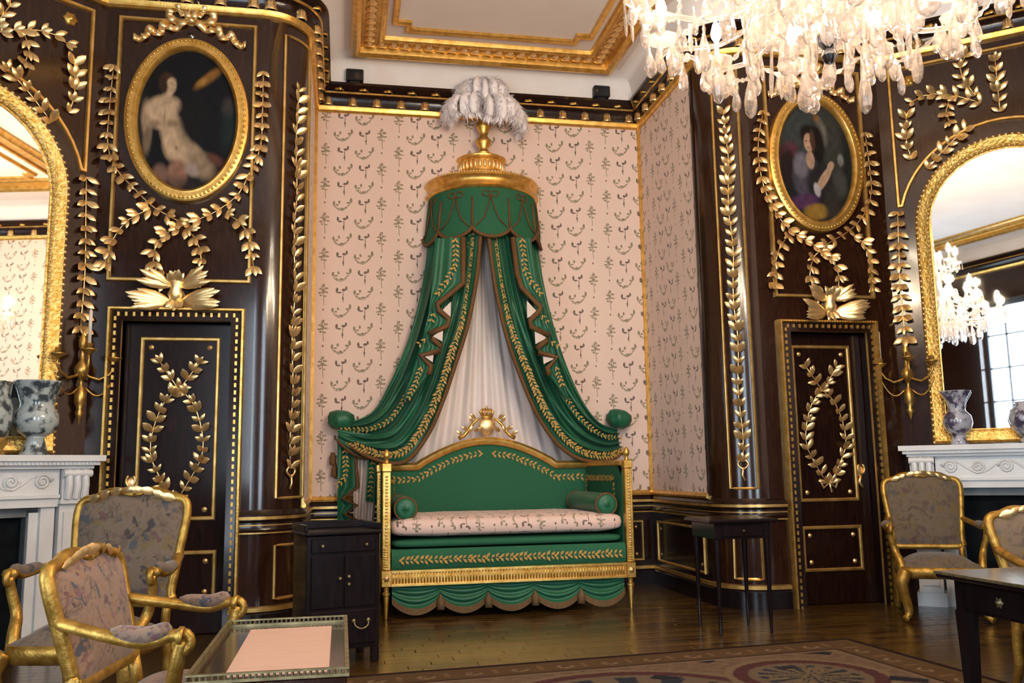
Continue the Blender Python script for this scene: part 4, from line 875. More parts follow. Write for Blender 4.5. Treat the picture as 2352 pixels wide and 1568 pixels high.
# ---------------------------------------------------------------- daybed
B0, B1, BF, BB = .392, 2.60, 8.0, 9.3
bed = thing('daybed', ((B0+B1)/2, (BF+BB)/2, 0), 'gilt daybed upholstered in green silk with a crested arched back', 'daybed')
def post(x, y):
    k = .036
    lg = MB().lathe([(.004, 0), (.012, .004), (.014, .03), (.026, .2), (.034, .205), (.034, .222), (.024, .23), (.026, .27), (.03, .28)], 14, (x, y, 0)).build('leg', M['gold'], bed, 40)
    p = MB(); p.bbox((x-.043, y-.043, .275), (x+.043, y+.043, .415), .006); p.bbox((x-k, y-k, .415), (x+k, y+k, 1.26), .005); p.bbox((x-.042, y-.042, 1.26), (x+.042, y+.042, 1.335), .006)
    pp = p.build('post', M['gold'], bed, 40)
    e = MB()
    for i in range(22): e.lathe([(0, -.011), (.013, -.004), (.013, .004), (0, .011)], 6, (x, y-k-.002, .63+i*.028))
    e.build('bead_row', M['ormolu'], pp, True)['kind'] = 'stuff'; e = MB()
    for i in range(9): e.lathe([(0, -.012), (.034, -.005), (.034, .005), (0, .012)], 8, (x, y-.012, .425+i*.021), lob=lambda a_, z: 1+.25*math.cos(5*a_))
    e.build('carved_collar', M['gold_carved'], pp, True)
    disc(Flat((0, y-.043, 0), (1, 0, 0), (0, -1, 0)), x, .345, .027, pp, 'patera', 'ormolu', .15)
    MB().lathe([(.03, 1.335), (.018, 1.35), (.014, 1.365), (.028, 1.385), (.031, 1.41), (.02, 1.44), (.006, 1.455), (0, 1.458)], 14, (x, y, 0)).build('finial', M['gold'], pp, True)
for x in (B0, B1):
    for y in (BF, BB): post(x, y)
r = MB(); r.bbox((B0+.04, BF-.02, .285), (B1-.04, BF+.04, .405), .006); r.box((B0+.04, BF-.034, .395), (B1-.04, BF+.03, .412)); r.box((B0+.04, BF-.034, .278), (B1-.04, BF+.03, .295)); rail = r.build('front_rail', M['gold'], bed, 30)
f = MB(); x = B0+.06
while x < B1-.06: f.tube([V((x, BF-.02, .30)), V((x, BF-.02, .39))], .0085, 6); x += .027
f.build('fluting', M['gold'], rail, True)['kind'] = 'stuff'
for x in (B0, B1): MB().bbox((x-.03, BF+.04, .285), (x+.03, BB-.04, .405), .006).build('side_rail', M['gold'], bed, 30)
s = MB(); s.grid(lambda u, v: V((B0+.045+(B1-B0-.09)*u, BF-.005-.03*math.sin(PI*v)**.6, .412+.175*v)), 30, 10); s.box((B0+.045, BF, .412), (B1-.045, BB-.03, .585)); s.build('seat_border', M['green_flat'], bed, 50)
bands('embroidered_band', [(x, BF-.041, .495) for x in np.linspace(B0+.12, B1-.12, 60)], bed, .052, step=.042)
def arcz(x):
    u = abs(x-1.496); 
    if u > .74: return 1.335
    if u > .64: t_ = (.74-u)/.10; return 1.335+.055*(t_*t_*(3-2*t_))
    return 1.39+.20*math.cos(u/.64*PI/2)**.9
xs = np.linspace(B0+.04, B1-.04, 90)
bp = MB(); n = len(xs)
bp.slab([V((x, BB-.03, .45)) for x in (xs[0], xs[-1])]+[V((x, BB-.03, arcz(x)-.05)) for x in xs[::-1]], (0, .05, 0)); bp.build('back_panel', M['green_flat'], bed, False)
MB().sweep([V((x, BB-.02, arcz(x)-.03)) for x in xs], (0, -1, 0), [(-.045, -.05), (-.045, .03), (-.02, .05), (.02, .045), (.035, .03), (.035, -.05)]).build('back_rail', M['gold'], bed, 40)
for sd in (-1, 1): bands('embroidered_band', [(x, BB-.035, arcz(x)-.155) for x in (np.linspace(1.496+sd*.06, 1.496+sd*1.0, 50))], bed, .05, m='embro', step=.05)
for x, sd in ((B0+.02, 1), (B1-.02, -1)):
    sp = MB(); sp.grid(lambda u, v: V((x+sd*(.02+.02*math.sin(PI*u)*math.sin(PI*v)), BF+.05+(BB-BF-.1)*u, .45+.83*v)), 12, 10); sp.box((x-.02, BF+.045, .42), (x+.02, BB-.05, 1.285)); sp.build('side_panel', M['green_flat'], bed, 50)
    MB().bbox((x-.035, BF+.04, 1.28), (x+.035, BB-.04, 1.335), .012).build('arm_rail', M['gold'], bed, 40)
    bands('embroidered_band', [(x+sd*.05, BF+.18, .95), (x+sd*.05, BF+.18, 1.17), (x+sd*.05, BB-.15, 1.17), (x+sd*.05, BB-.15, .9)], bed, .045, nr=(sd, 0, 0), step=.05)
# crest
cz = arcz(1.496)+.005
cre = MB(); cre.lathe([(0, -.105), (.05, -.08), (.095, 0), (.08, .06), (.04, .09), (0, .095)], 20, (1.496, BB-.03, cz+.12), M=Matrix.Diagonal((1, .4, 1))); crest = cre.build('crest_shield', M['ormolu'], bed, True)
cw = MB()
for i in range(5): q = (i-2)*.4; cw.tube([V((1.496+.065*math.sin(q), BB-.03, cz+.225)), V((1.496+.10*math.sin(q), BB-.03, cz+.275)), V((1.496+.05*math.sin(q), BB-.03, cz+.305))], .013, 6)
cw.tube([V((1.496-.06, BB-.03, cz+.222)), V((1.496+.06, BB-.03, cz+.222))], .018, 8); cw.lathe([(0, .29), (.022, .31), (0, .345)], 8, (1.496, BB-.03, cz)); cw.build('coronet', M['gold'], crest, True)
FBd = Flat((0, BB-.03, 0), (1, 0, 0), (0, -1, 0))
for sd in (-1, 1):
    MB().tube([FBd.pt(1.496+sd*a_, cz+z, 0) for a_, z in ((.30, .0), (.24, .03), (.20, .08), (.16, .14), (.11, .19), (.07, .2))], lambda t_: .022-.010*t_, 6).build('scroll', M['gold'], bed, True)
    for (a_, z, q) in ((.26, .03, 35), (.20, .09, 20), (.15, .16, 60), (.19, .05, 110), (.12, .2, 40), (.14, .07, 150)):
        put_leaf(bed, FBd.pt(1.496+sd*a_, cz+z, .02), (sd*math.cos(math.radians(q)), -.3, math.sin(math.radians(q))), (0, -1, 0), .085)
# skirt
ns = 5; w = (B1-B0-.10)/ns
for k in range(ns):
    xa = B0+.05+k*w
    def sk(u, v): sg_ = math.sin(PI*u)**.75; z = .288-(.115+.10*sg_)*v-.03*sg_*v*(1-v); return V((xa+w*u, BF+.03-.035*sg_*v-(.008+.012*sg_)*math.sin(2*PI*3.3*v**.85), z))
    sw = MB().grid(sk, 24, 16).build('skirt_swag', M['green'], bed, True)
    MB().grid(lambda u, v: sk(u, 1)+V((0, -.008, -.055*v+.012)), 24, 2).build('fringe', M['fringe'], sw, True)
    if k: MB().lathe([(0, .20), (.012, .19), (.018, .165), (.03, .155), (.036, .07), (0, .07)], 10, (xa, BF-.02, 0)).build('tassel', M['fringe'], bed, True)
def cushion(name, lo, hi, m, label, cat, puff=.012, wav=0):
    x0, y0, z0 = lo; x1, y1, z1 = hi; cx, cy, cz_ = (x0+x1)/2, (y0+y1)/2, (z0+z1)/2; hx, hy, hz = (x1-x0)/2, (y1-y0)/2, (z1-z0)/2
    def g(u, v):
        a_ = 2*PI*u; b_ = -PI/2+PI*v; c_, s_ = math.cos(a_), math.sin(a_); e = .14; e2 = .45
        sp = lambda q, k: math.copysign(abs(q)**k, q)
        r_ = abs(math.cos(b_))**e2
        p = V((cx+hx*sp(c_, e)*r_, cy+hy*sp(s_, e)*r_, cz_+hz*sp(math.sin(b_), e2)))
        p.z += wav*math.sin(p.x*17)*math.sin(p.y*13); return p
    o = MB().grid(g, 96, 16).build(name, M[m], None, True, loc=((x0+x1)/2, (y0+y1)/2, z0)); tag(o, label, cat); return o
cushion('under_mattress', (B0+.045, BF+.0, .586), (B1-.045, BB-.07, .672), 'green_flat', 'thin green mattress under the flowered one on the daybed', 'mattress')
cushion('mattress', (B0+.035, BF-.01, .677), (B1-.035, BB-.07, .865), 'ticking', 'pink flowered mattress on the green daybed', 'mattress', wav=.003)
def bolster(x, label):
    t = thing('bolster', (x, 8.65, .83), label, 'bolster', 'bolsters on the daybed'); R = .102; z = .830+R
    MB().lathe([(R*.9, 0), (R, .03), (R*1.02, .5), (R, 1.05), (R*.9, 1.08)], 26, (x, 8.09, z), M=Matrix.Rotation(-PI/2, 3, 'X')).build('roll', M['green'], t, True)
    for y, sg in ((8.09, -1), (9.17, 1)):
        MB().lathe([(R*.93, 0), (R*.85, .016), (R*.5, .026), (R*.18, .02), (R*.15, .034), (0, .04)], 26, (x, y, z), M=Matrix.Rotation(PI/2*(-sg), 3, 'X'), lob=lambda a_, zz: 1+.02*math.cos(12*a_)).build('gathered_end', M['green'], t, True)
        MB().tube([V((x+R*.97*math.cos(q), y, z+R*.97*math.sin(q))) for q in np.linspace(0, 2*PI, 25)[:-1]], .010, 6, True).build('piping', M['braid'], t, True)
bolster(.565, 'green bolster cushion at the left end of the daybed'); bolster(2.42, 'green bolster cushion at the right end of the daybed')

# ---------------------------------------------------------------- rug
RT = thing('rug', (0, 0, 0), 'patterned wool rug with a scrolled border on the parquet', 'rug')
RW, RD = 6.2, 4.6
rg = MB().grid(lambda u, v: V((-RW*(1-u), -RD*(1-v), .010)), 420, 300)
rgo = rg.build('pile', M['rug'], RT, True)
MB().box((-RW, -RD, .0005), (0, 0, .0095)).build('backing', M['fringe'], RT, False)
def rugpaint(c):
    x, y = -c[:, 0], -c[:, 1]; e = np.minimum(np.minimum(x, RW-x), np.minimum(y, RD-y)); al = np.where(e == np.minimum(y, RD-y), x, y)
    n = len(x); I = np.tile(np.array([.17, .105, .055]), (n, 1)); nz = rough(x*1.7, y*1.9, 2.2)
    I = I*(1+.5*(nz[:, None]-.5)); W_ = lambda m, col: lay(I, m.astype(float), col)
    I = W_(e < .05, (.030, .014, .010)); I = W_((e > .05) & (e < .075), (.15, .09, .04))
    I = W_((e > .075) & (e < .30), (.135, .075, .032)); ph = (al % .30)/.30; sx_ = (ph-.5)*.30; sy_ = e-.187
    rr = np.sqrt(sx_**2+sy_**2); an = np.arctan2(sy_, sx_)
    I = W_((e > .09) & (e < .29) & (np.abs(rr-.028-.012*an) < .011) & (rr < .1), (.30, .20, .11)); I = W_((e > .1) & (e < .28) & (np.abs(sx_) > .135) & (np.abs(sy_) < .05), (.23, .13, .06))
    I = W_((e > .30) & (e < .335), (.06, .030, .022)); I = W_((e > .335) & (e < .36), (.24, .16, .09))
    inn = e > .36; I = np.where(inn[:, None], np.array([.20, .125, .078])*(.8+.45*nz[:, None]), I)
    for cx_, cy_, r_ in ((2.15, 1.35, .95), (4.2, 1.3, .95), (.95, .95, .5), (3.2, 2.6, 1.2)):
        d = np.sqrt((x-cx_)**2+((y-cy_)*1.0)**2); th = np.arctan2(y-cy_, x-cx_)
        I = np.where((inn & (d < r_))[:, None], np.array([.10, .035, .034])*(.9+.3*nz[:, None]), I)
        I = W_(inn & (d < r_) & (d > r_-.05), (.24, .165, .09)); I = W_(inn & (d < r_-.14), (.19, .135, .085))
        I = W_(inn & (d < r_-.2) & (np.abs(np.sin(8*th)) > .75), (.035, .040, .055)); I = W_(inn & (d < r_*.5) & (np.sin(14*d+3*np.sin(6*th)) > .3), (.22, .155, .075))
    q = ((x+y) % .8 < .16) & ((x-y) % .9 < .30) & inn & (e < .75); I = W_(q, (.028, .026, .034)); q = ((x+y+.05) % .8 < .06) & ((x-y+.08) % .9 < .14) & inn & (e < .75); I = W_(q, (.22, .15, .09))
    return I
paint(rgo, lambda c: rugpaint(c)*np.array([.58, .60, .64]))
RT.location = (3.63, 6.16, 0); RT.rotation_euler = (0, 0, math.radians(5.0))
RUGZ = .0105

# ---------------------------------------------------------------- armchairs (local: faces -Y, seat centre at origin)
def armchair(name, label, group, w, d, sh, top, az, tp, back_tp=None, pad=True, lean=12):
    t = thing(name, (0, 0, 0), label, 'armchair', group); hw = w/2; hd = d/2; tl = math.tan(math.radians(lean))
    def bk(x, z, o=0): return V((x, hd-.02+(z-sh)*tl-o, z))
    zb = sh+.10; bw = hw-.035; H = top-zb
    half_ = [(0, zb), (bw*.75, zb), (bw*.93, zb+.02), (bw*.90, zb+.10*H), (bw*.97, zb+.45*H), (bw*1.03, zb+.78*H), (bw*.95, zb+.90*H), (bw*.72, zb+.93*H), (bw*.45, zb+.985*H), (0, top-.012)]
    ol = smooth(half_, 5); ol = [tuple(p) for p in ol]; full = ol+[(-x, z) for x, z in ol[-2:0:-1]]
    cz_ = (zb+top)/2
    bf = MB().tube([bk(x, z) for x, z in full], lambda q: .026, 8, True, up=(0, 1, 0)); bfr = bf.build('back_frame', M['gold_dull'], t, True)
    e = MB()
    for i, p in enumerate(resample([(x, z) for x, z in full if z > zb+.25*H]*1, .045)): e.lathe([(0, -.016), (.014, -.004), (.014, .004), (0, .016)], 6, bk(p[0], p[1], .02))
    cr_ = MB()
    for i in range(7): q = (i-3)*.42; cr_.tube([bk(0, top-.03, .02), bk(.06*math.sin(q), top-.025+.026*math.cos(q), .026)], .010, 6)
    cr_.build('crest_shell', M['gold_dull'], bfr, True)
    for sd in (-1, 1):
        for i, (fx, fz, q) in enumerate(((.22, .995, 170), (.42, .97, 160), (.62, .93, 150), (.82, .91, 160))):
            put_leaf(bfr, bk(sd*bw*fx, zb+H*fz, .028), (sd*math.cos(math.radians(q)), -.1, math.sin(math.radians(q))), (0, -1, 0), .085)
    def pf(sg):
        def g(u, v):
            i = u*(len(full)-1e-6); k = int(i) % len(full); f_ = i-int(i); a_ = full[k]; b_ = full[(k+1) % len(full)]; x = a_[0]+(b_[0]-a_[0])*f_; z = a_[1]+(b_[1]-a_[1])*f_
            r_ = .965*v; return bk(x*r_, cz_+(z-cz_)*r_, sg*.045*(1-v**4)+(.012 if sg > 0 else -.012))
        return g
    p = MB(); p.grid(pf(1), 72, 8); p.grid(pf(-.5), 72, 8); p.build('back_upholstery', M[back_tp or tp], t, True)
    def seatpt(q, k=1): c_, s_ = math.cos(q), math.sin(q); f_ = lambda v_, e_: math.copysign(abs(v_)**e_, v_); x = hw*.97*f_(c_, .45)*(1-.10*(s_+1)/2)*k; y = hd*f_(s_, .42)*k; return x, y
    def cg(u, v):
        q = 2*PI*u; x, y = seatpt(q, min(1, .02+v*1.0) if v < .8 else .97-.02*(v-.8)); z = sh+.075*(1-(v/.8)**3.2) if v < .8 else sh-.11*(v-.8)/.2
        return V((x, y, z+(.0 if v < .8 else 0)))
    MB().grid(cg, 56, 12).build('seat_cushion', M[tp], t, True)
    sr = MB(); N = 56
    for zz, k in ((sh-.03, 1.0),): pass
    sr.add([V((*seatpt(2*PI*i/N, k), z)) for k, z in ((.94, sh-.02), (1.02, sh-.02), (1.04, sh-.06), (1.0, sh-.105), (.92, sh-.105)) for i in range(N)], [(j*N+i, j*N+(i+1) % N, (j+1)*N+(i+1) % N, (j+1)*N+i) for j in range(4) for i in range(N)])
    sr.build('seat_rail', M['gold_dull'], t, True)
    for sx in (-1, 1):
        x = sx*(hw*.86)
        MB().tube(smooth([(x, -hd*.90, sh-.05), (x+sx*.035, -hd*.98, sh-.13), (x+sx*.03, -hd*.96, sh*.55), (x-sx*.005, -hd*.88, sh*.22), (x+sx*.01, -hd*.93, .045), (x+sx*.03, -hd*1.0, .030)], 4), lambda q: .040*(1-q)**.8+.016+.012*(q > .93), 8).build('leg', M['gold_dull'], t, True)
        xb = sx*hw*.80
        MB().tube(smooth([(xb, hd*.92, sh-.04), (xb, hd*.98, sh*.6), (xb, hd*1.02, sh*.3), (xb, hd*1.18, .024)], 4), lambda q: .034-.014*q, 8).build('leg', M['gold_dull'], t, True)
        MB().tube([V((xb*.98, hd*.90, sh-.06)), bk(xb*.96, sh+.05), bk(xb*.98, zb+.02)], .026, 8).build('back_stile', M['gold_dull'], t, True)
        xa = sx*hw*.97; pa = bk(sx*bw*.98, az+.045, .0)
        ar = smooth([tuple(pa), (xa+sx*.02, hd*.55, az+.01), (xa+sx*.045, 0, az-.012), (xa+sx*.04, -hd*.30, az+.006), (xa+sx*.035, -hd*.48, az+.004)], 6)
        arm = MB().tube(ar, lambda q: .024+.010*(q > .9), 8, sx=1.15, sy=.9).build('arm', M['gold_dull'], t, True)
        MB().tube([V((xa+sx*.035+.028*math.cos(q)*0, -hd*.48-.030*math.sin(q)*.8, az-.016+.03*math.cos(q))) for q in np.linspace(0, 5.2, 12)], .017, 6).build('scroll', M['gold_dull'], arm, True)
        MB().tube(smooth([(xa+sx*.035, -hd*.47, az-.01), (xa+sx*.03, -hd*.40, az-.09), (xa+sx*.005, -hd*.36, sh+.10), (xa-sx*.02, -hd*.55, sh+.02), (xa-sx*.03, -hd*.62, sh-.05)], 5), lambda q: .022+.012*q, 8).build('arm_support', M['gold_dull'], t, True)
        if pad:
            i0, i1 = int(len(ar)*.28), int(len(ar)*.82); MB().tube([V(q)+V((0, 0, .022)) for q in ar[i0:i1]], lambda q: .034*math.sqrt(max(.05, 1-(2*q-1)**4)), 10, sx=1.1, sy=.85).build('arm_pad', M[tp], t, True)
    return t
def place(o, x, y, face, z=0): o.location = (x, y, z); o.rotation_euler = (0, 0, math.atan2(face[1], face[0])+PI/2); return o
A = armchair('armchair', 'tall gilt armchair with floral tapestry back, standing before the left fireplace', 'gilt armchairs', .68, .60, .46, 1.165, .76, 'tap'); place(A, -1.25, 5.06, (-.22, -.975), RUGZ)
Bc = armchair('armchair', 'nearest gilt armchair, seen from its side beside the tray table at lower left', 'gilt armchairs', .70, .50, .45, .975, .72, 'tap3', lean=14); place(Bc, -.575, 3.55, (.992, -.12), RUGZ)
Rc = armchair('armchair', 'tall gilt armchair with brown tapestry before the right fireplace', 'gilt armchairs', .68, .60, .45, 1.17, .74, 'tap2'); place(Rc, 4.87, 6.80, (-.42, -.91), 0)
Dc = armchair('armchair', 'gilt armchair with brown tapestry pulled up behind the writing desk', 'gilt armchairs', .64, .54, .45, .98, .72, 'tap2', pad=False, lean=15); place(Dc, 3.88, 4.17, (-.06, -1), RUGZ)

# ---------------------------------------------------------------- tray-top table
x0, x1, y0, y1, zt = -.397, .022, 2.60, 3.52, .70
tt = thing('tray_table', ((x0+x1)/2, (y0+y1)/2, RUGZ), 'dark wood table with pierced brass gallery and pale leather top, at lower left', 'table')
MB().bbox((x0, y0, zt-.03), (x1, y1, zt), .005).build('tabletop', M['wood'], tt, False)
MB().box((x0+.085, y0+.06, zt-.004), (x1-.05, y1-.09, zt+.002)).build('leather_inset', M['leather'], tt, False, 'pale pink leather writing surface')
MB().box((x0+.03, y0+.04, zt-.13), (x1-.03, y1-.04, zt-.03)).build('apron', M['wood'], tt, False)
ga = MB(); R4 = [V((x0, y0, 0)), V((x1, y0, 0)), V((x1, y1, 0)), V((x0, y1, 0))]
for z, h in ((zt+.004, .008), (zt+.022, .005)): ga.sweep([V((p.x, p.y, z)) for p in R4], (0, 0, 1), [(-.006, -h/2), (.006, -h/2), (.006, h/2), (-.006, h/2)], True)
for p in resample(R4+[R4[0]], .016): ga.tube([V((p[0], p[1], zt)), V((p[0], p[1], zt+.022))], .0042, 5)
ga.build('gallery', M['brass'], tt, False, 'pierced brass gallery rail')
for x in (x0+.125, x1-.06):
    for y in (y0+.06, y1-.06): MB().lathe([(.012, RUGZ), (.016, .03), (.026, zt-.13), (.03, zt-.12), (.03, zt-.03)], 12, (x, y, 0)).build('leg', M['wood'], tt, 40)

# ---------------------------------------------------------------- bedside cabinet
cb = thing('bedside_cabinet', (0, 0, 0), 'dark wooden bedside cabinet with small brass knobs, left of the daybed', 'cabinet'); w, d, h = .50, .40, .87
def bx(lo, hi, name, m, p=cb, b=.004, label=None): return MB().bbox(lo, hi, b).build(name, M[m], p, False, label)
bx((-w/2, -d/2, .10), (w/2, d/2, h-.03), 'body', 'wood_black'); bx((-w/2-.015, -d/2-.015, h-.03), (w/2+.015, d/2+.015, h), 'top', 'wood_black', b=.01); 
for s_ in (-1, 1): bx((s_*w/2-.012, -d/2, h), (s_*w/2+.012, d/2, h+.045), 'gallery', 'wood_black')
bx((-w/2, d/2-.012, h), (w/2, d/2, h+.05), 'gallery', 'wood_black')
dd = [(bx((-w/2+.03, -d/2-.012, h-.14), (w/2-.03, -d/2, h-.05), 'drawer', 'wood_black'), [(-.15, h-.095), (.15, h-.095)])]
dd.append((bx((-w/2+.03, -d/2-.012, .37), (-.005, -d/2, h-.16), 'door', 'wood_black'), [(-.03, .56)])); dd.append((bx((.005, -d/2-.012, .37), (w/2-.03, -d/2, h-.16), 'door', 'wood_black'), [(.03, .57), (.03, .52)]))
for o, ks in dd:
    for kx, kz in ks: MB().lathe([(.006, 0), (.006, .012), (.013, .018), (.009, .028), (0, .03)], 10, (kx, -d/2-.012, kz), M=Matrix.Rotation(PI/2, 3, 'X')).build('knob', M['brass'], o, True)
lowd = bx((-w/2+.03, -d/2-.012, .13), (w/2-.03, -d/2, .35), 'drawer', 'wood_black')
for kx in (-.12, .12):
    q = MB(); q.tube(smooth([(kx-.05, -d/2-.016, .275), (kx-.04, -d/2-.03, .245), (kx, -d/2-.034, .228), (kx+.04, -d/2-.03, .245), (kx+.05, -d/2-.016, .275)], 4), .006, 6)
    for s_ in (-1, 1): q.lathe([(.016, 0), (.014, .006), (.006, .012), (0, .014)], 10, (kx+s_*.05, -d/2-.012, .278), M=Matrix.Rotation(PI/2, 3, 'X'))
    q.build('bail_handle', M['brass'], lowd, True)
for sx in (-1, 1):
    for sy in (-1, 1): MB().bbox((sx*(w/2-.025)-.025, sy*(d/2-.025)-.025, 0), (sx*(w/2-.025)+.025, sy*(d/2-.025)+.025, .10), .004).build('leg', M['wood_black'], cb, False)
cb.location = (-.03, 6.42, 0); cb.rotation_euler = (0, 0, math.radians(15))

# ---------------------------------------------------------------- small dark table by the right pier
st = thing('side_table', (3.02, 6.72, 0), 'slender dark side table with one drawer in front of the right curved pier', 'table')
MB().bbox((2.74, 6.46, .83), (3.30, 6.99, .86), .008).build('tabletop', M['wood_black'], st, False)
MB().bbox((2.79, 6.50, .71), (3.25, 6.95, .83), .004).build('apron', M['wood_black'], st, False)
dr_ = MB().bbox((2.85, 6.49, .73), (3.19, 6.50, .81), .002).build('drawer', M['wood_black'], st, False)
MB().lathe([(.005, 0), (.012, .012), (0, .02)], 10, (3.02, 6.49, .77), M=Matrix.Rotation(PI/2, 3, 'X')).build('knob', M['brass'], dr_, True)
for x, y in ((2.815, 6.525), (3.225, 6.525), (2.815, 6.925), (3.225, 6.925)): MB().lathe([(.010, 0), (.012, .02), (.024, .68), (.026, .71)], 8, (x, y, 0)).build('leg', M['wood_black'], st, 40)

# ---------------------------------------------------------------- writing desk
x0, x1, y0, y1, zt = 2.72, 4.0, 2.55, 3.82, .76
dk = thing('writing_desk', ((x0+x1)/2, (y0+y1)/2, RUGZ), 'dark polished writing desk with brass-edged top at lower right', 'desk')
MB().bbox((x0, y0, zt-.03), (x1, y1, zt), .006).build('desktop', M['wood_black'], dk, False)
MB().sweep([V((x0, y0, zt-.006)), V((x1, y0, zt-.006)), V((x1, y1, zt-.006)), V((x0, y1, zt-.006))], (0, 0, 1), [(-.004, -.006), (.004, -.006), (.004, .006), (-.004, .006)], True).build('brass_edge', M['brass'], dk, False)
MB().box((x0+.06, y0+.05, zt-.17), (x1-.06, y1-.05, zt-.03)).build('apron', M['wood_black'], dk, False)
for ya, yb in ((y0+.08, y0+.60), (y0+.66, y1-.09)):
    dw = MB().bbox((x0+.048, ya, zt-.155), (x0+.06, yb, zt-.045), .002).build('drawer', M['wood_black'], dk, False)
    FK = Flat((x0+.048, 0, 0), (0, -1, 0), (-1, 0, 0)); disc(FK, -(ya+yb)/2, zt-.10, .022, dw, 'keyhole_plate', 'brass', .2)
for x in (x0+.085, x1-.085):
    for y in (y0+.085, y1-.085):
        l = MB(); l.add([V((x+sx*k, y+sy*k, z)) for z, k in ((RUGZ, .019), (zt-.17, .034)) for sx, sy in ((-1, -1), (1, -1), (1, 1), (-1, 1))], [(3, 2, 1, 0), (4, 5, 6, 7), (0, 1, 5, 4), (1, 2, 6, 5), (2, 3, 7, 6), (3, 0, 4, 7)]); l.build('leg', M['wood_black'], dk, False)

# ---------------------------------------------------------------- chandelier
HX, HY = 2.12, 3.42
ch = thing('chandelier', (HX, HY, 2.86), 'large lit crystal chandelier with glass arms and hanging drops', 'chandelier')
C0 = V((HX, HY, 0))
drop = MB().lathe([(0, 0), (.035, -.06), (.05, -.14), (.035, -.20), (.045, -.24), (.15, -.55), (.185, -.74), (.15, -.90), (.05, -.985), (0, -1)], 8).mesh('drop', M['crystal'], False)
spear = MB().lathe([(0, 0), (.05, -.03), (.055, -.30), (.085, -.62), (.06, -.9), (0, -1)], 6).mesh('spear_drop', M['crystal'], False)
ball = MB().lathe([(0, 0), (.2, -.1), (.42, -.35), (.42, -.62), (.2, -.9), (0, -1)], 8).mesh('pendant', M['crystal'], False)
def hang(p, L, me=None, sx=1):
    me = me or random.choice((drop, drop, spear)); o = bpy.data.objects.new(me.name, me); link(o, ch); o.location = V(p)-wloc(ch); o.scale = (L*sx, L*sx*.6, L); o.rotation_euler = (random.uniform(-.06, .06), random.uniform(-.06, .06), random.uniform(0, 6.28)); return o
def pol(r, q, z): return C0+V((r*math.cos(q), r*math.sin(q), z))
MB().lathe([(0, 3.02), (.02, 3.03), (.035, 3.06), (.022, 3.09), (.045, 3.12), (.05, 3.155), (.03, 3.18), (.03, 3.20), (0, 3.21)], 16, C0).build('bottom_finial', M['chrome'], ch, 40, 'dark silvered bottom finial')
MB().lathe([(.03, 3.2), (.06, 3.26), (.10, 3.34), (.06, 3.42), (.035, 3.55), (.08, 3.66), (.09, 3.75), (.04, 3.85), (.03, 4.05), (.07, 4.15), (.05, 4.28), (.02, 4.42), (.02, 4.60)], 12, C0).build('stem', M['crystal'], ch, True)
MB().lathe([(.03, 3.235), (.20, 3.215), (.34, 3.235), (.37, 3.27), (.35, 3.275), (.2, 3.24), (.03, 3.255)], 28, C0).build('dish', M['crystal'], ch, True)
MB().tube([C0+V((0, 0, 4.5)), C0+V((0, 0, 5.72))], .012, 8).build('rod', M['gold'], ch, True); MB().lathe([(.13, 5.80), (.12, 5.76), (.05, 5.72), (0, 5.70)], 20, C0).build('ceiling_rose', M['gold'], ch, True)
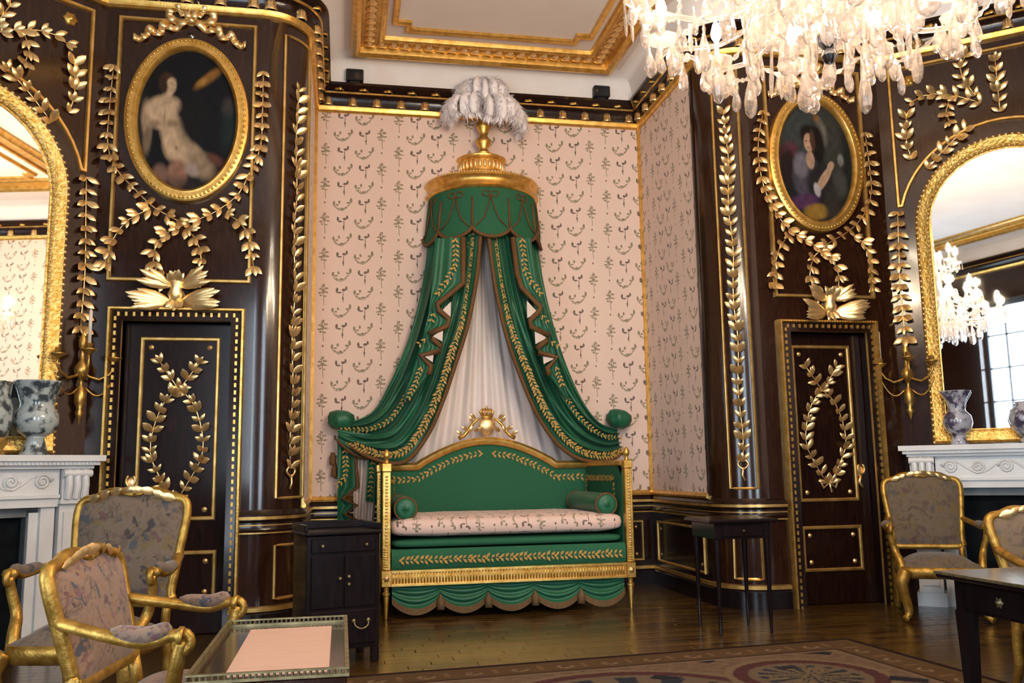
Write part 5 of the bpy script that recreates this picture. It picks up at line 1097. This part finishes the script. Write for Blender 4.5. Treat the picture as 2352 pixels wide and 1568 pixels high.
def tier(n, R, zh, ze, q0, dip, lamp, ndr, L):
    for k in range(n):
        q = q0+2*PI*k/n
        s = smooth([tuple(pol(.05, q, zh)), tuple(pol(R*.3, q, zh-dip*.4)), tuple(pol(R*.62, q, zh-dip)), tuple(pol(R*.93, q, zh-dip*.6)), tuple(pol(R*1.02, q, ze-.06)), tuple(pol(R, q, ze))], 4)
        MB().tube(s, .0135, 7).build('arm', M['crystal'], ch, True)
        e = pol(R, q, 0); MB().lathe([(.015, ze-.01), (.07, ze+.012), (.085, ze+.03), (.07, ze+.022), (.02, ze+.012), (.024, ze+.06), (.018, ze+.06)], 12, e).build('drip_pan', M['crystal'], ch, True)
        cd = MB().lathe([(.0125, ze+.02), (.0125, ze+.13), (.008, ze+.135)], 10, e).build('candle', M['candle'], ch, True)
        MB().lathe([(.010, ze+.135), (.026, ze+.165), (.029, ze+.19), (.018, ze+.23), (.0, ze+.27)], 10, e).build('bulb', M['bulb'], cd, True)
        if lamp and k % 2 == 0:
            l = bpy.data.lights.new('candle_light', 'POINT'); l.energy = LAMP_E*lamp; l.color = (1, .72, .45); l.shadow_soft_size = .05; o = bpy.data.objects.new('candle_light', l); link(o, ch); o.location = e+V((0, 0, ze+.19))-wloc(ch)
        for j in range(ndr): a_ = 2*PI*j/ndr+q; hang(e+V((.078*math.cos(a_), .078*math.sin(a_), ze+.02)), L*random.uniform(.75, 1.2))
        for f_, m_ in ((.36, 1.1), (.66, 1.5)): p = pol(R*f_, q, zh-dip*(.45 if f_ < .5 else 1.0)-.012); hang(p, L*m_*random.uniform(.9, 1.2), drop)
tier(12, .82, 3.42, 3.38, .2, .14, 1.0, 7, .17); tier(10, .52, 3.66, 3.66, .5, .10, .5, 6, .17); tier(6, .30, 4.12, 4.16, .1, .05, 0, 5, .12)
for k in range(24): q = 2*PI*k/24; hang(pol(.355, q, 3.262), random.uniform(.18, .27)); hang(pol(.60, q+.1, 3.30), random.uniform(.14, .20))
for k in range(14): q = 2*PI*k/14+.1; hang(pol(.20, q, 3.225), random.uniform(.16, .22), drop)
for k in range(7): q = 2*PI*k/7; hang(pol(.09, q, 3.20), .17, spear)
hang(C0+V((0, 0, 3.03)), .13, ball, .8)
for k in range(10):
    q = .2+2*PI*k/10+PI/10; P = []
    for i in range(49): t_ = i/48; P.append(pol(.06+.62*t_**1.6, q, 4.35-1.0*t_-.14*math.sin(PI*t_)))
    MB().tube(P, lambda t_: .006+.009*abs(math.sin(t_*24*PI)), 6).build('bead_chain', M['crystal'], ch, True)
for k in range(10):
    q0, q1 = .2+2*PI*k/10, .2+2*PI*(k+1)/10; P = []
    for i in range(25): t_ = i/24; q = q0+(q1-q0)*t_; P.append(pol(.78-.10*math.sin(PI*t_), q, 3.37-.13*math.sin(PI*t_)))
    MB().tube(P, lambda t_: .005+.009*abs(math.sin(t_*12*PI)), 6).build('bead_chain', M['crystal'], ch, True)
    hang(P[12]+V((0, 0, -.01)), .17, drop)
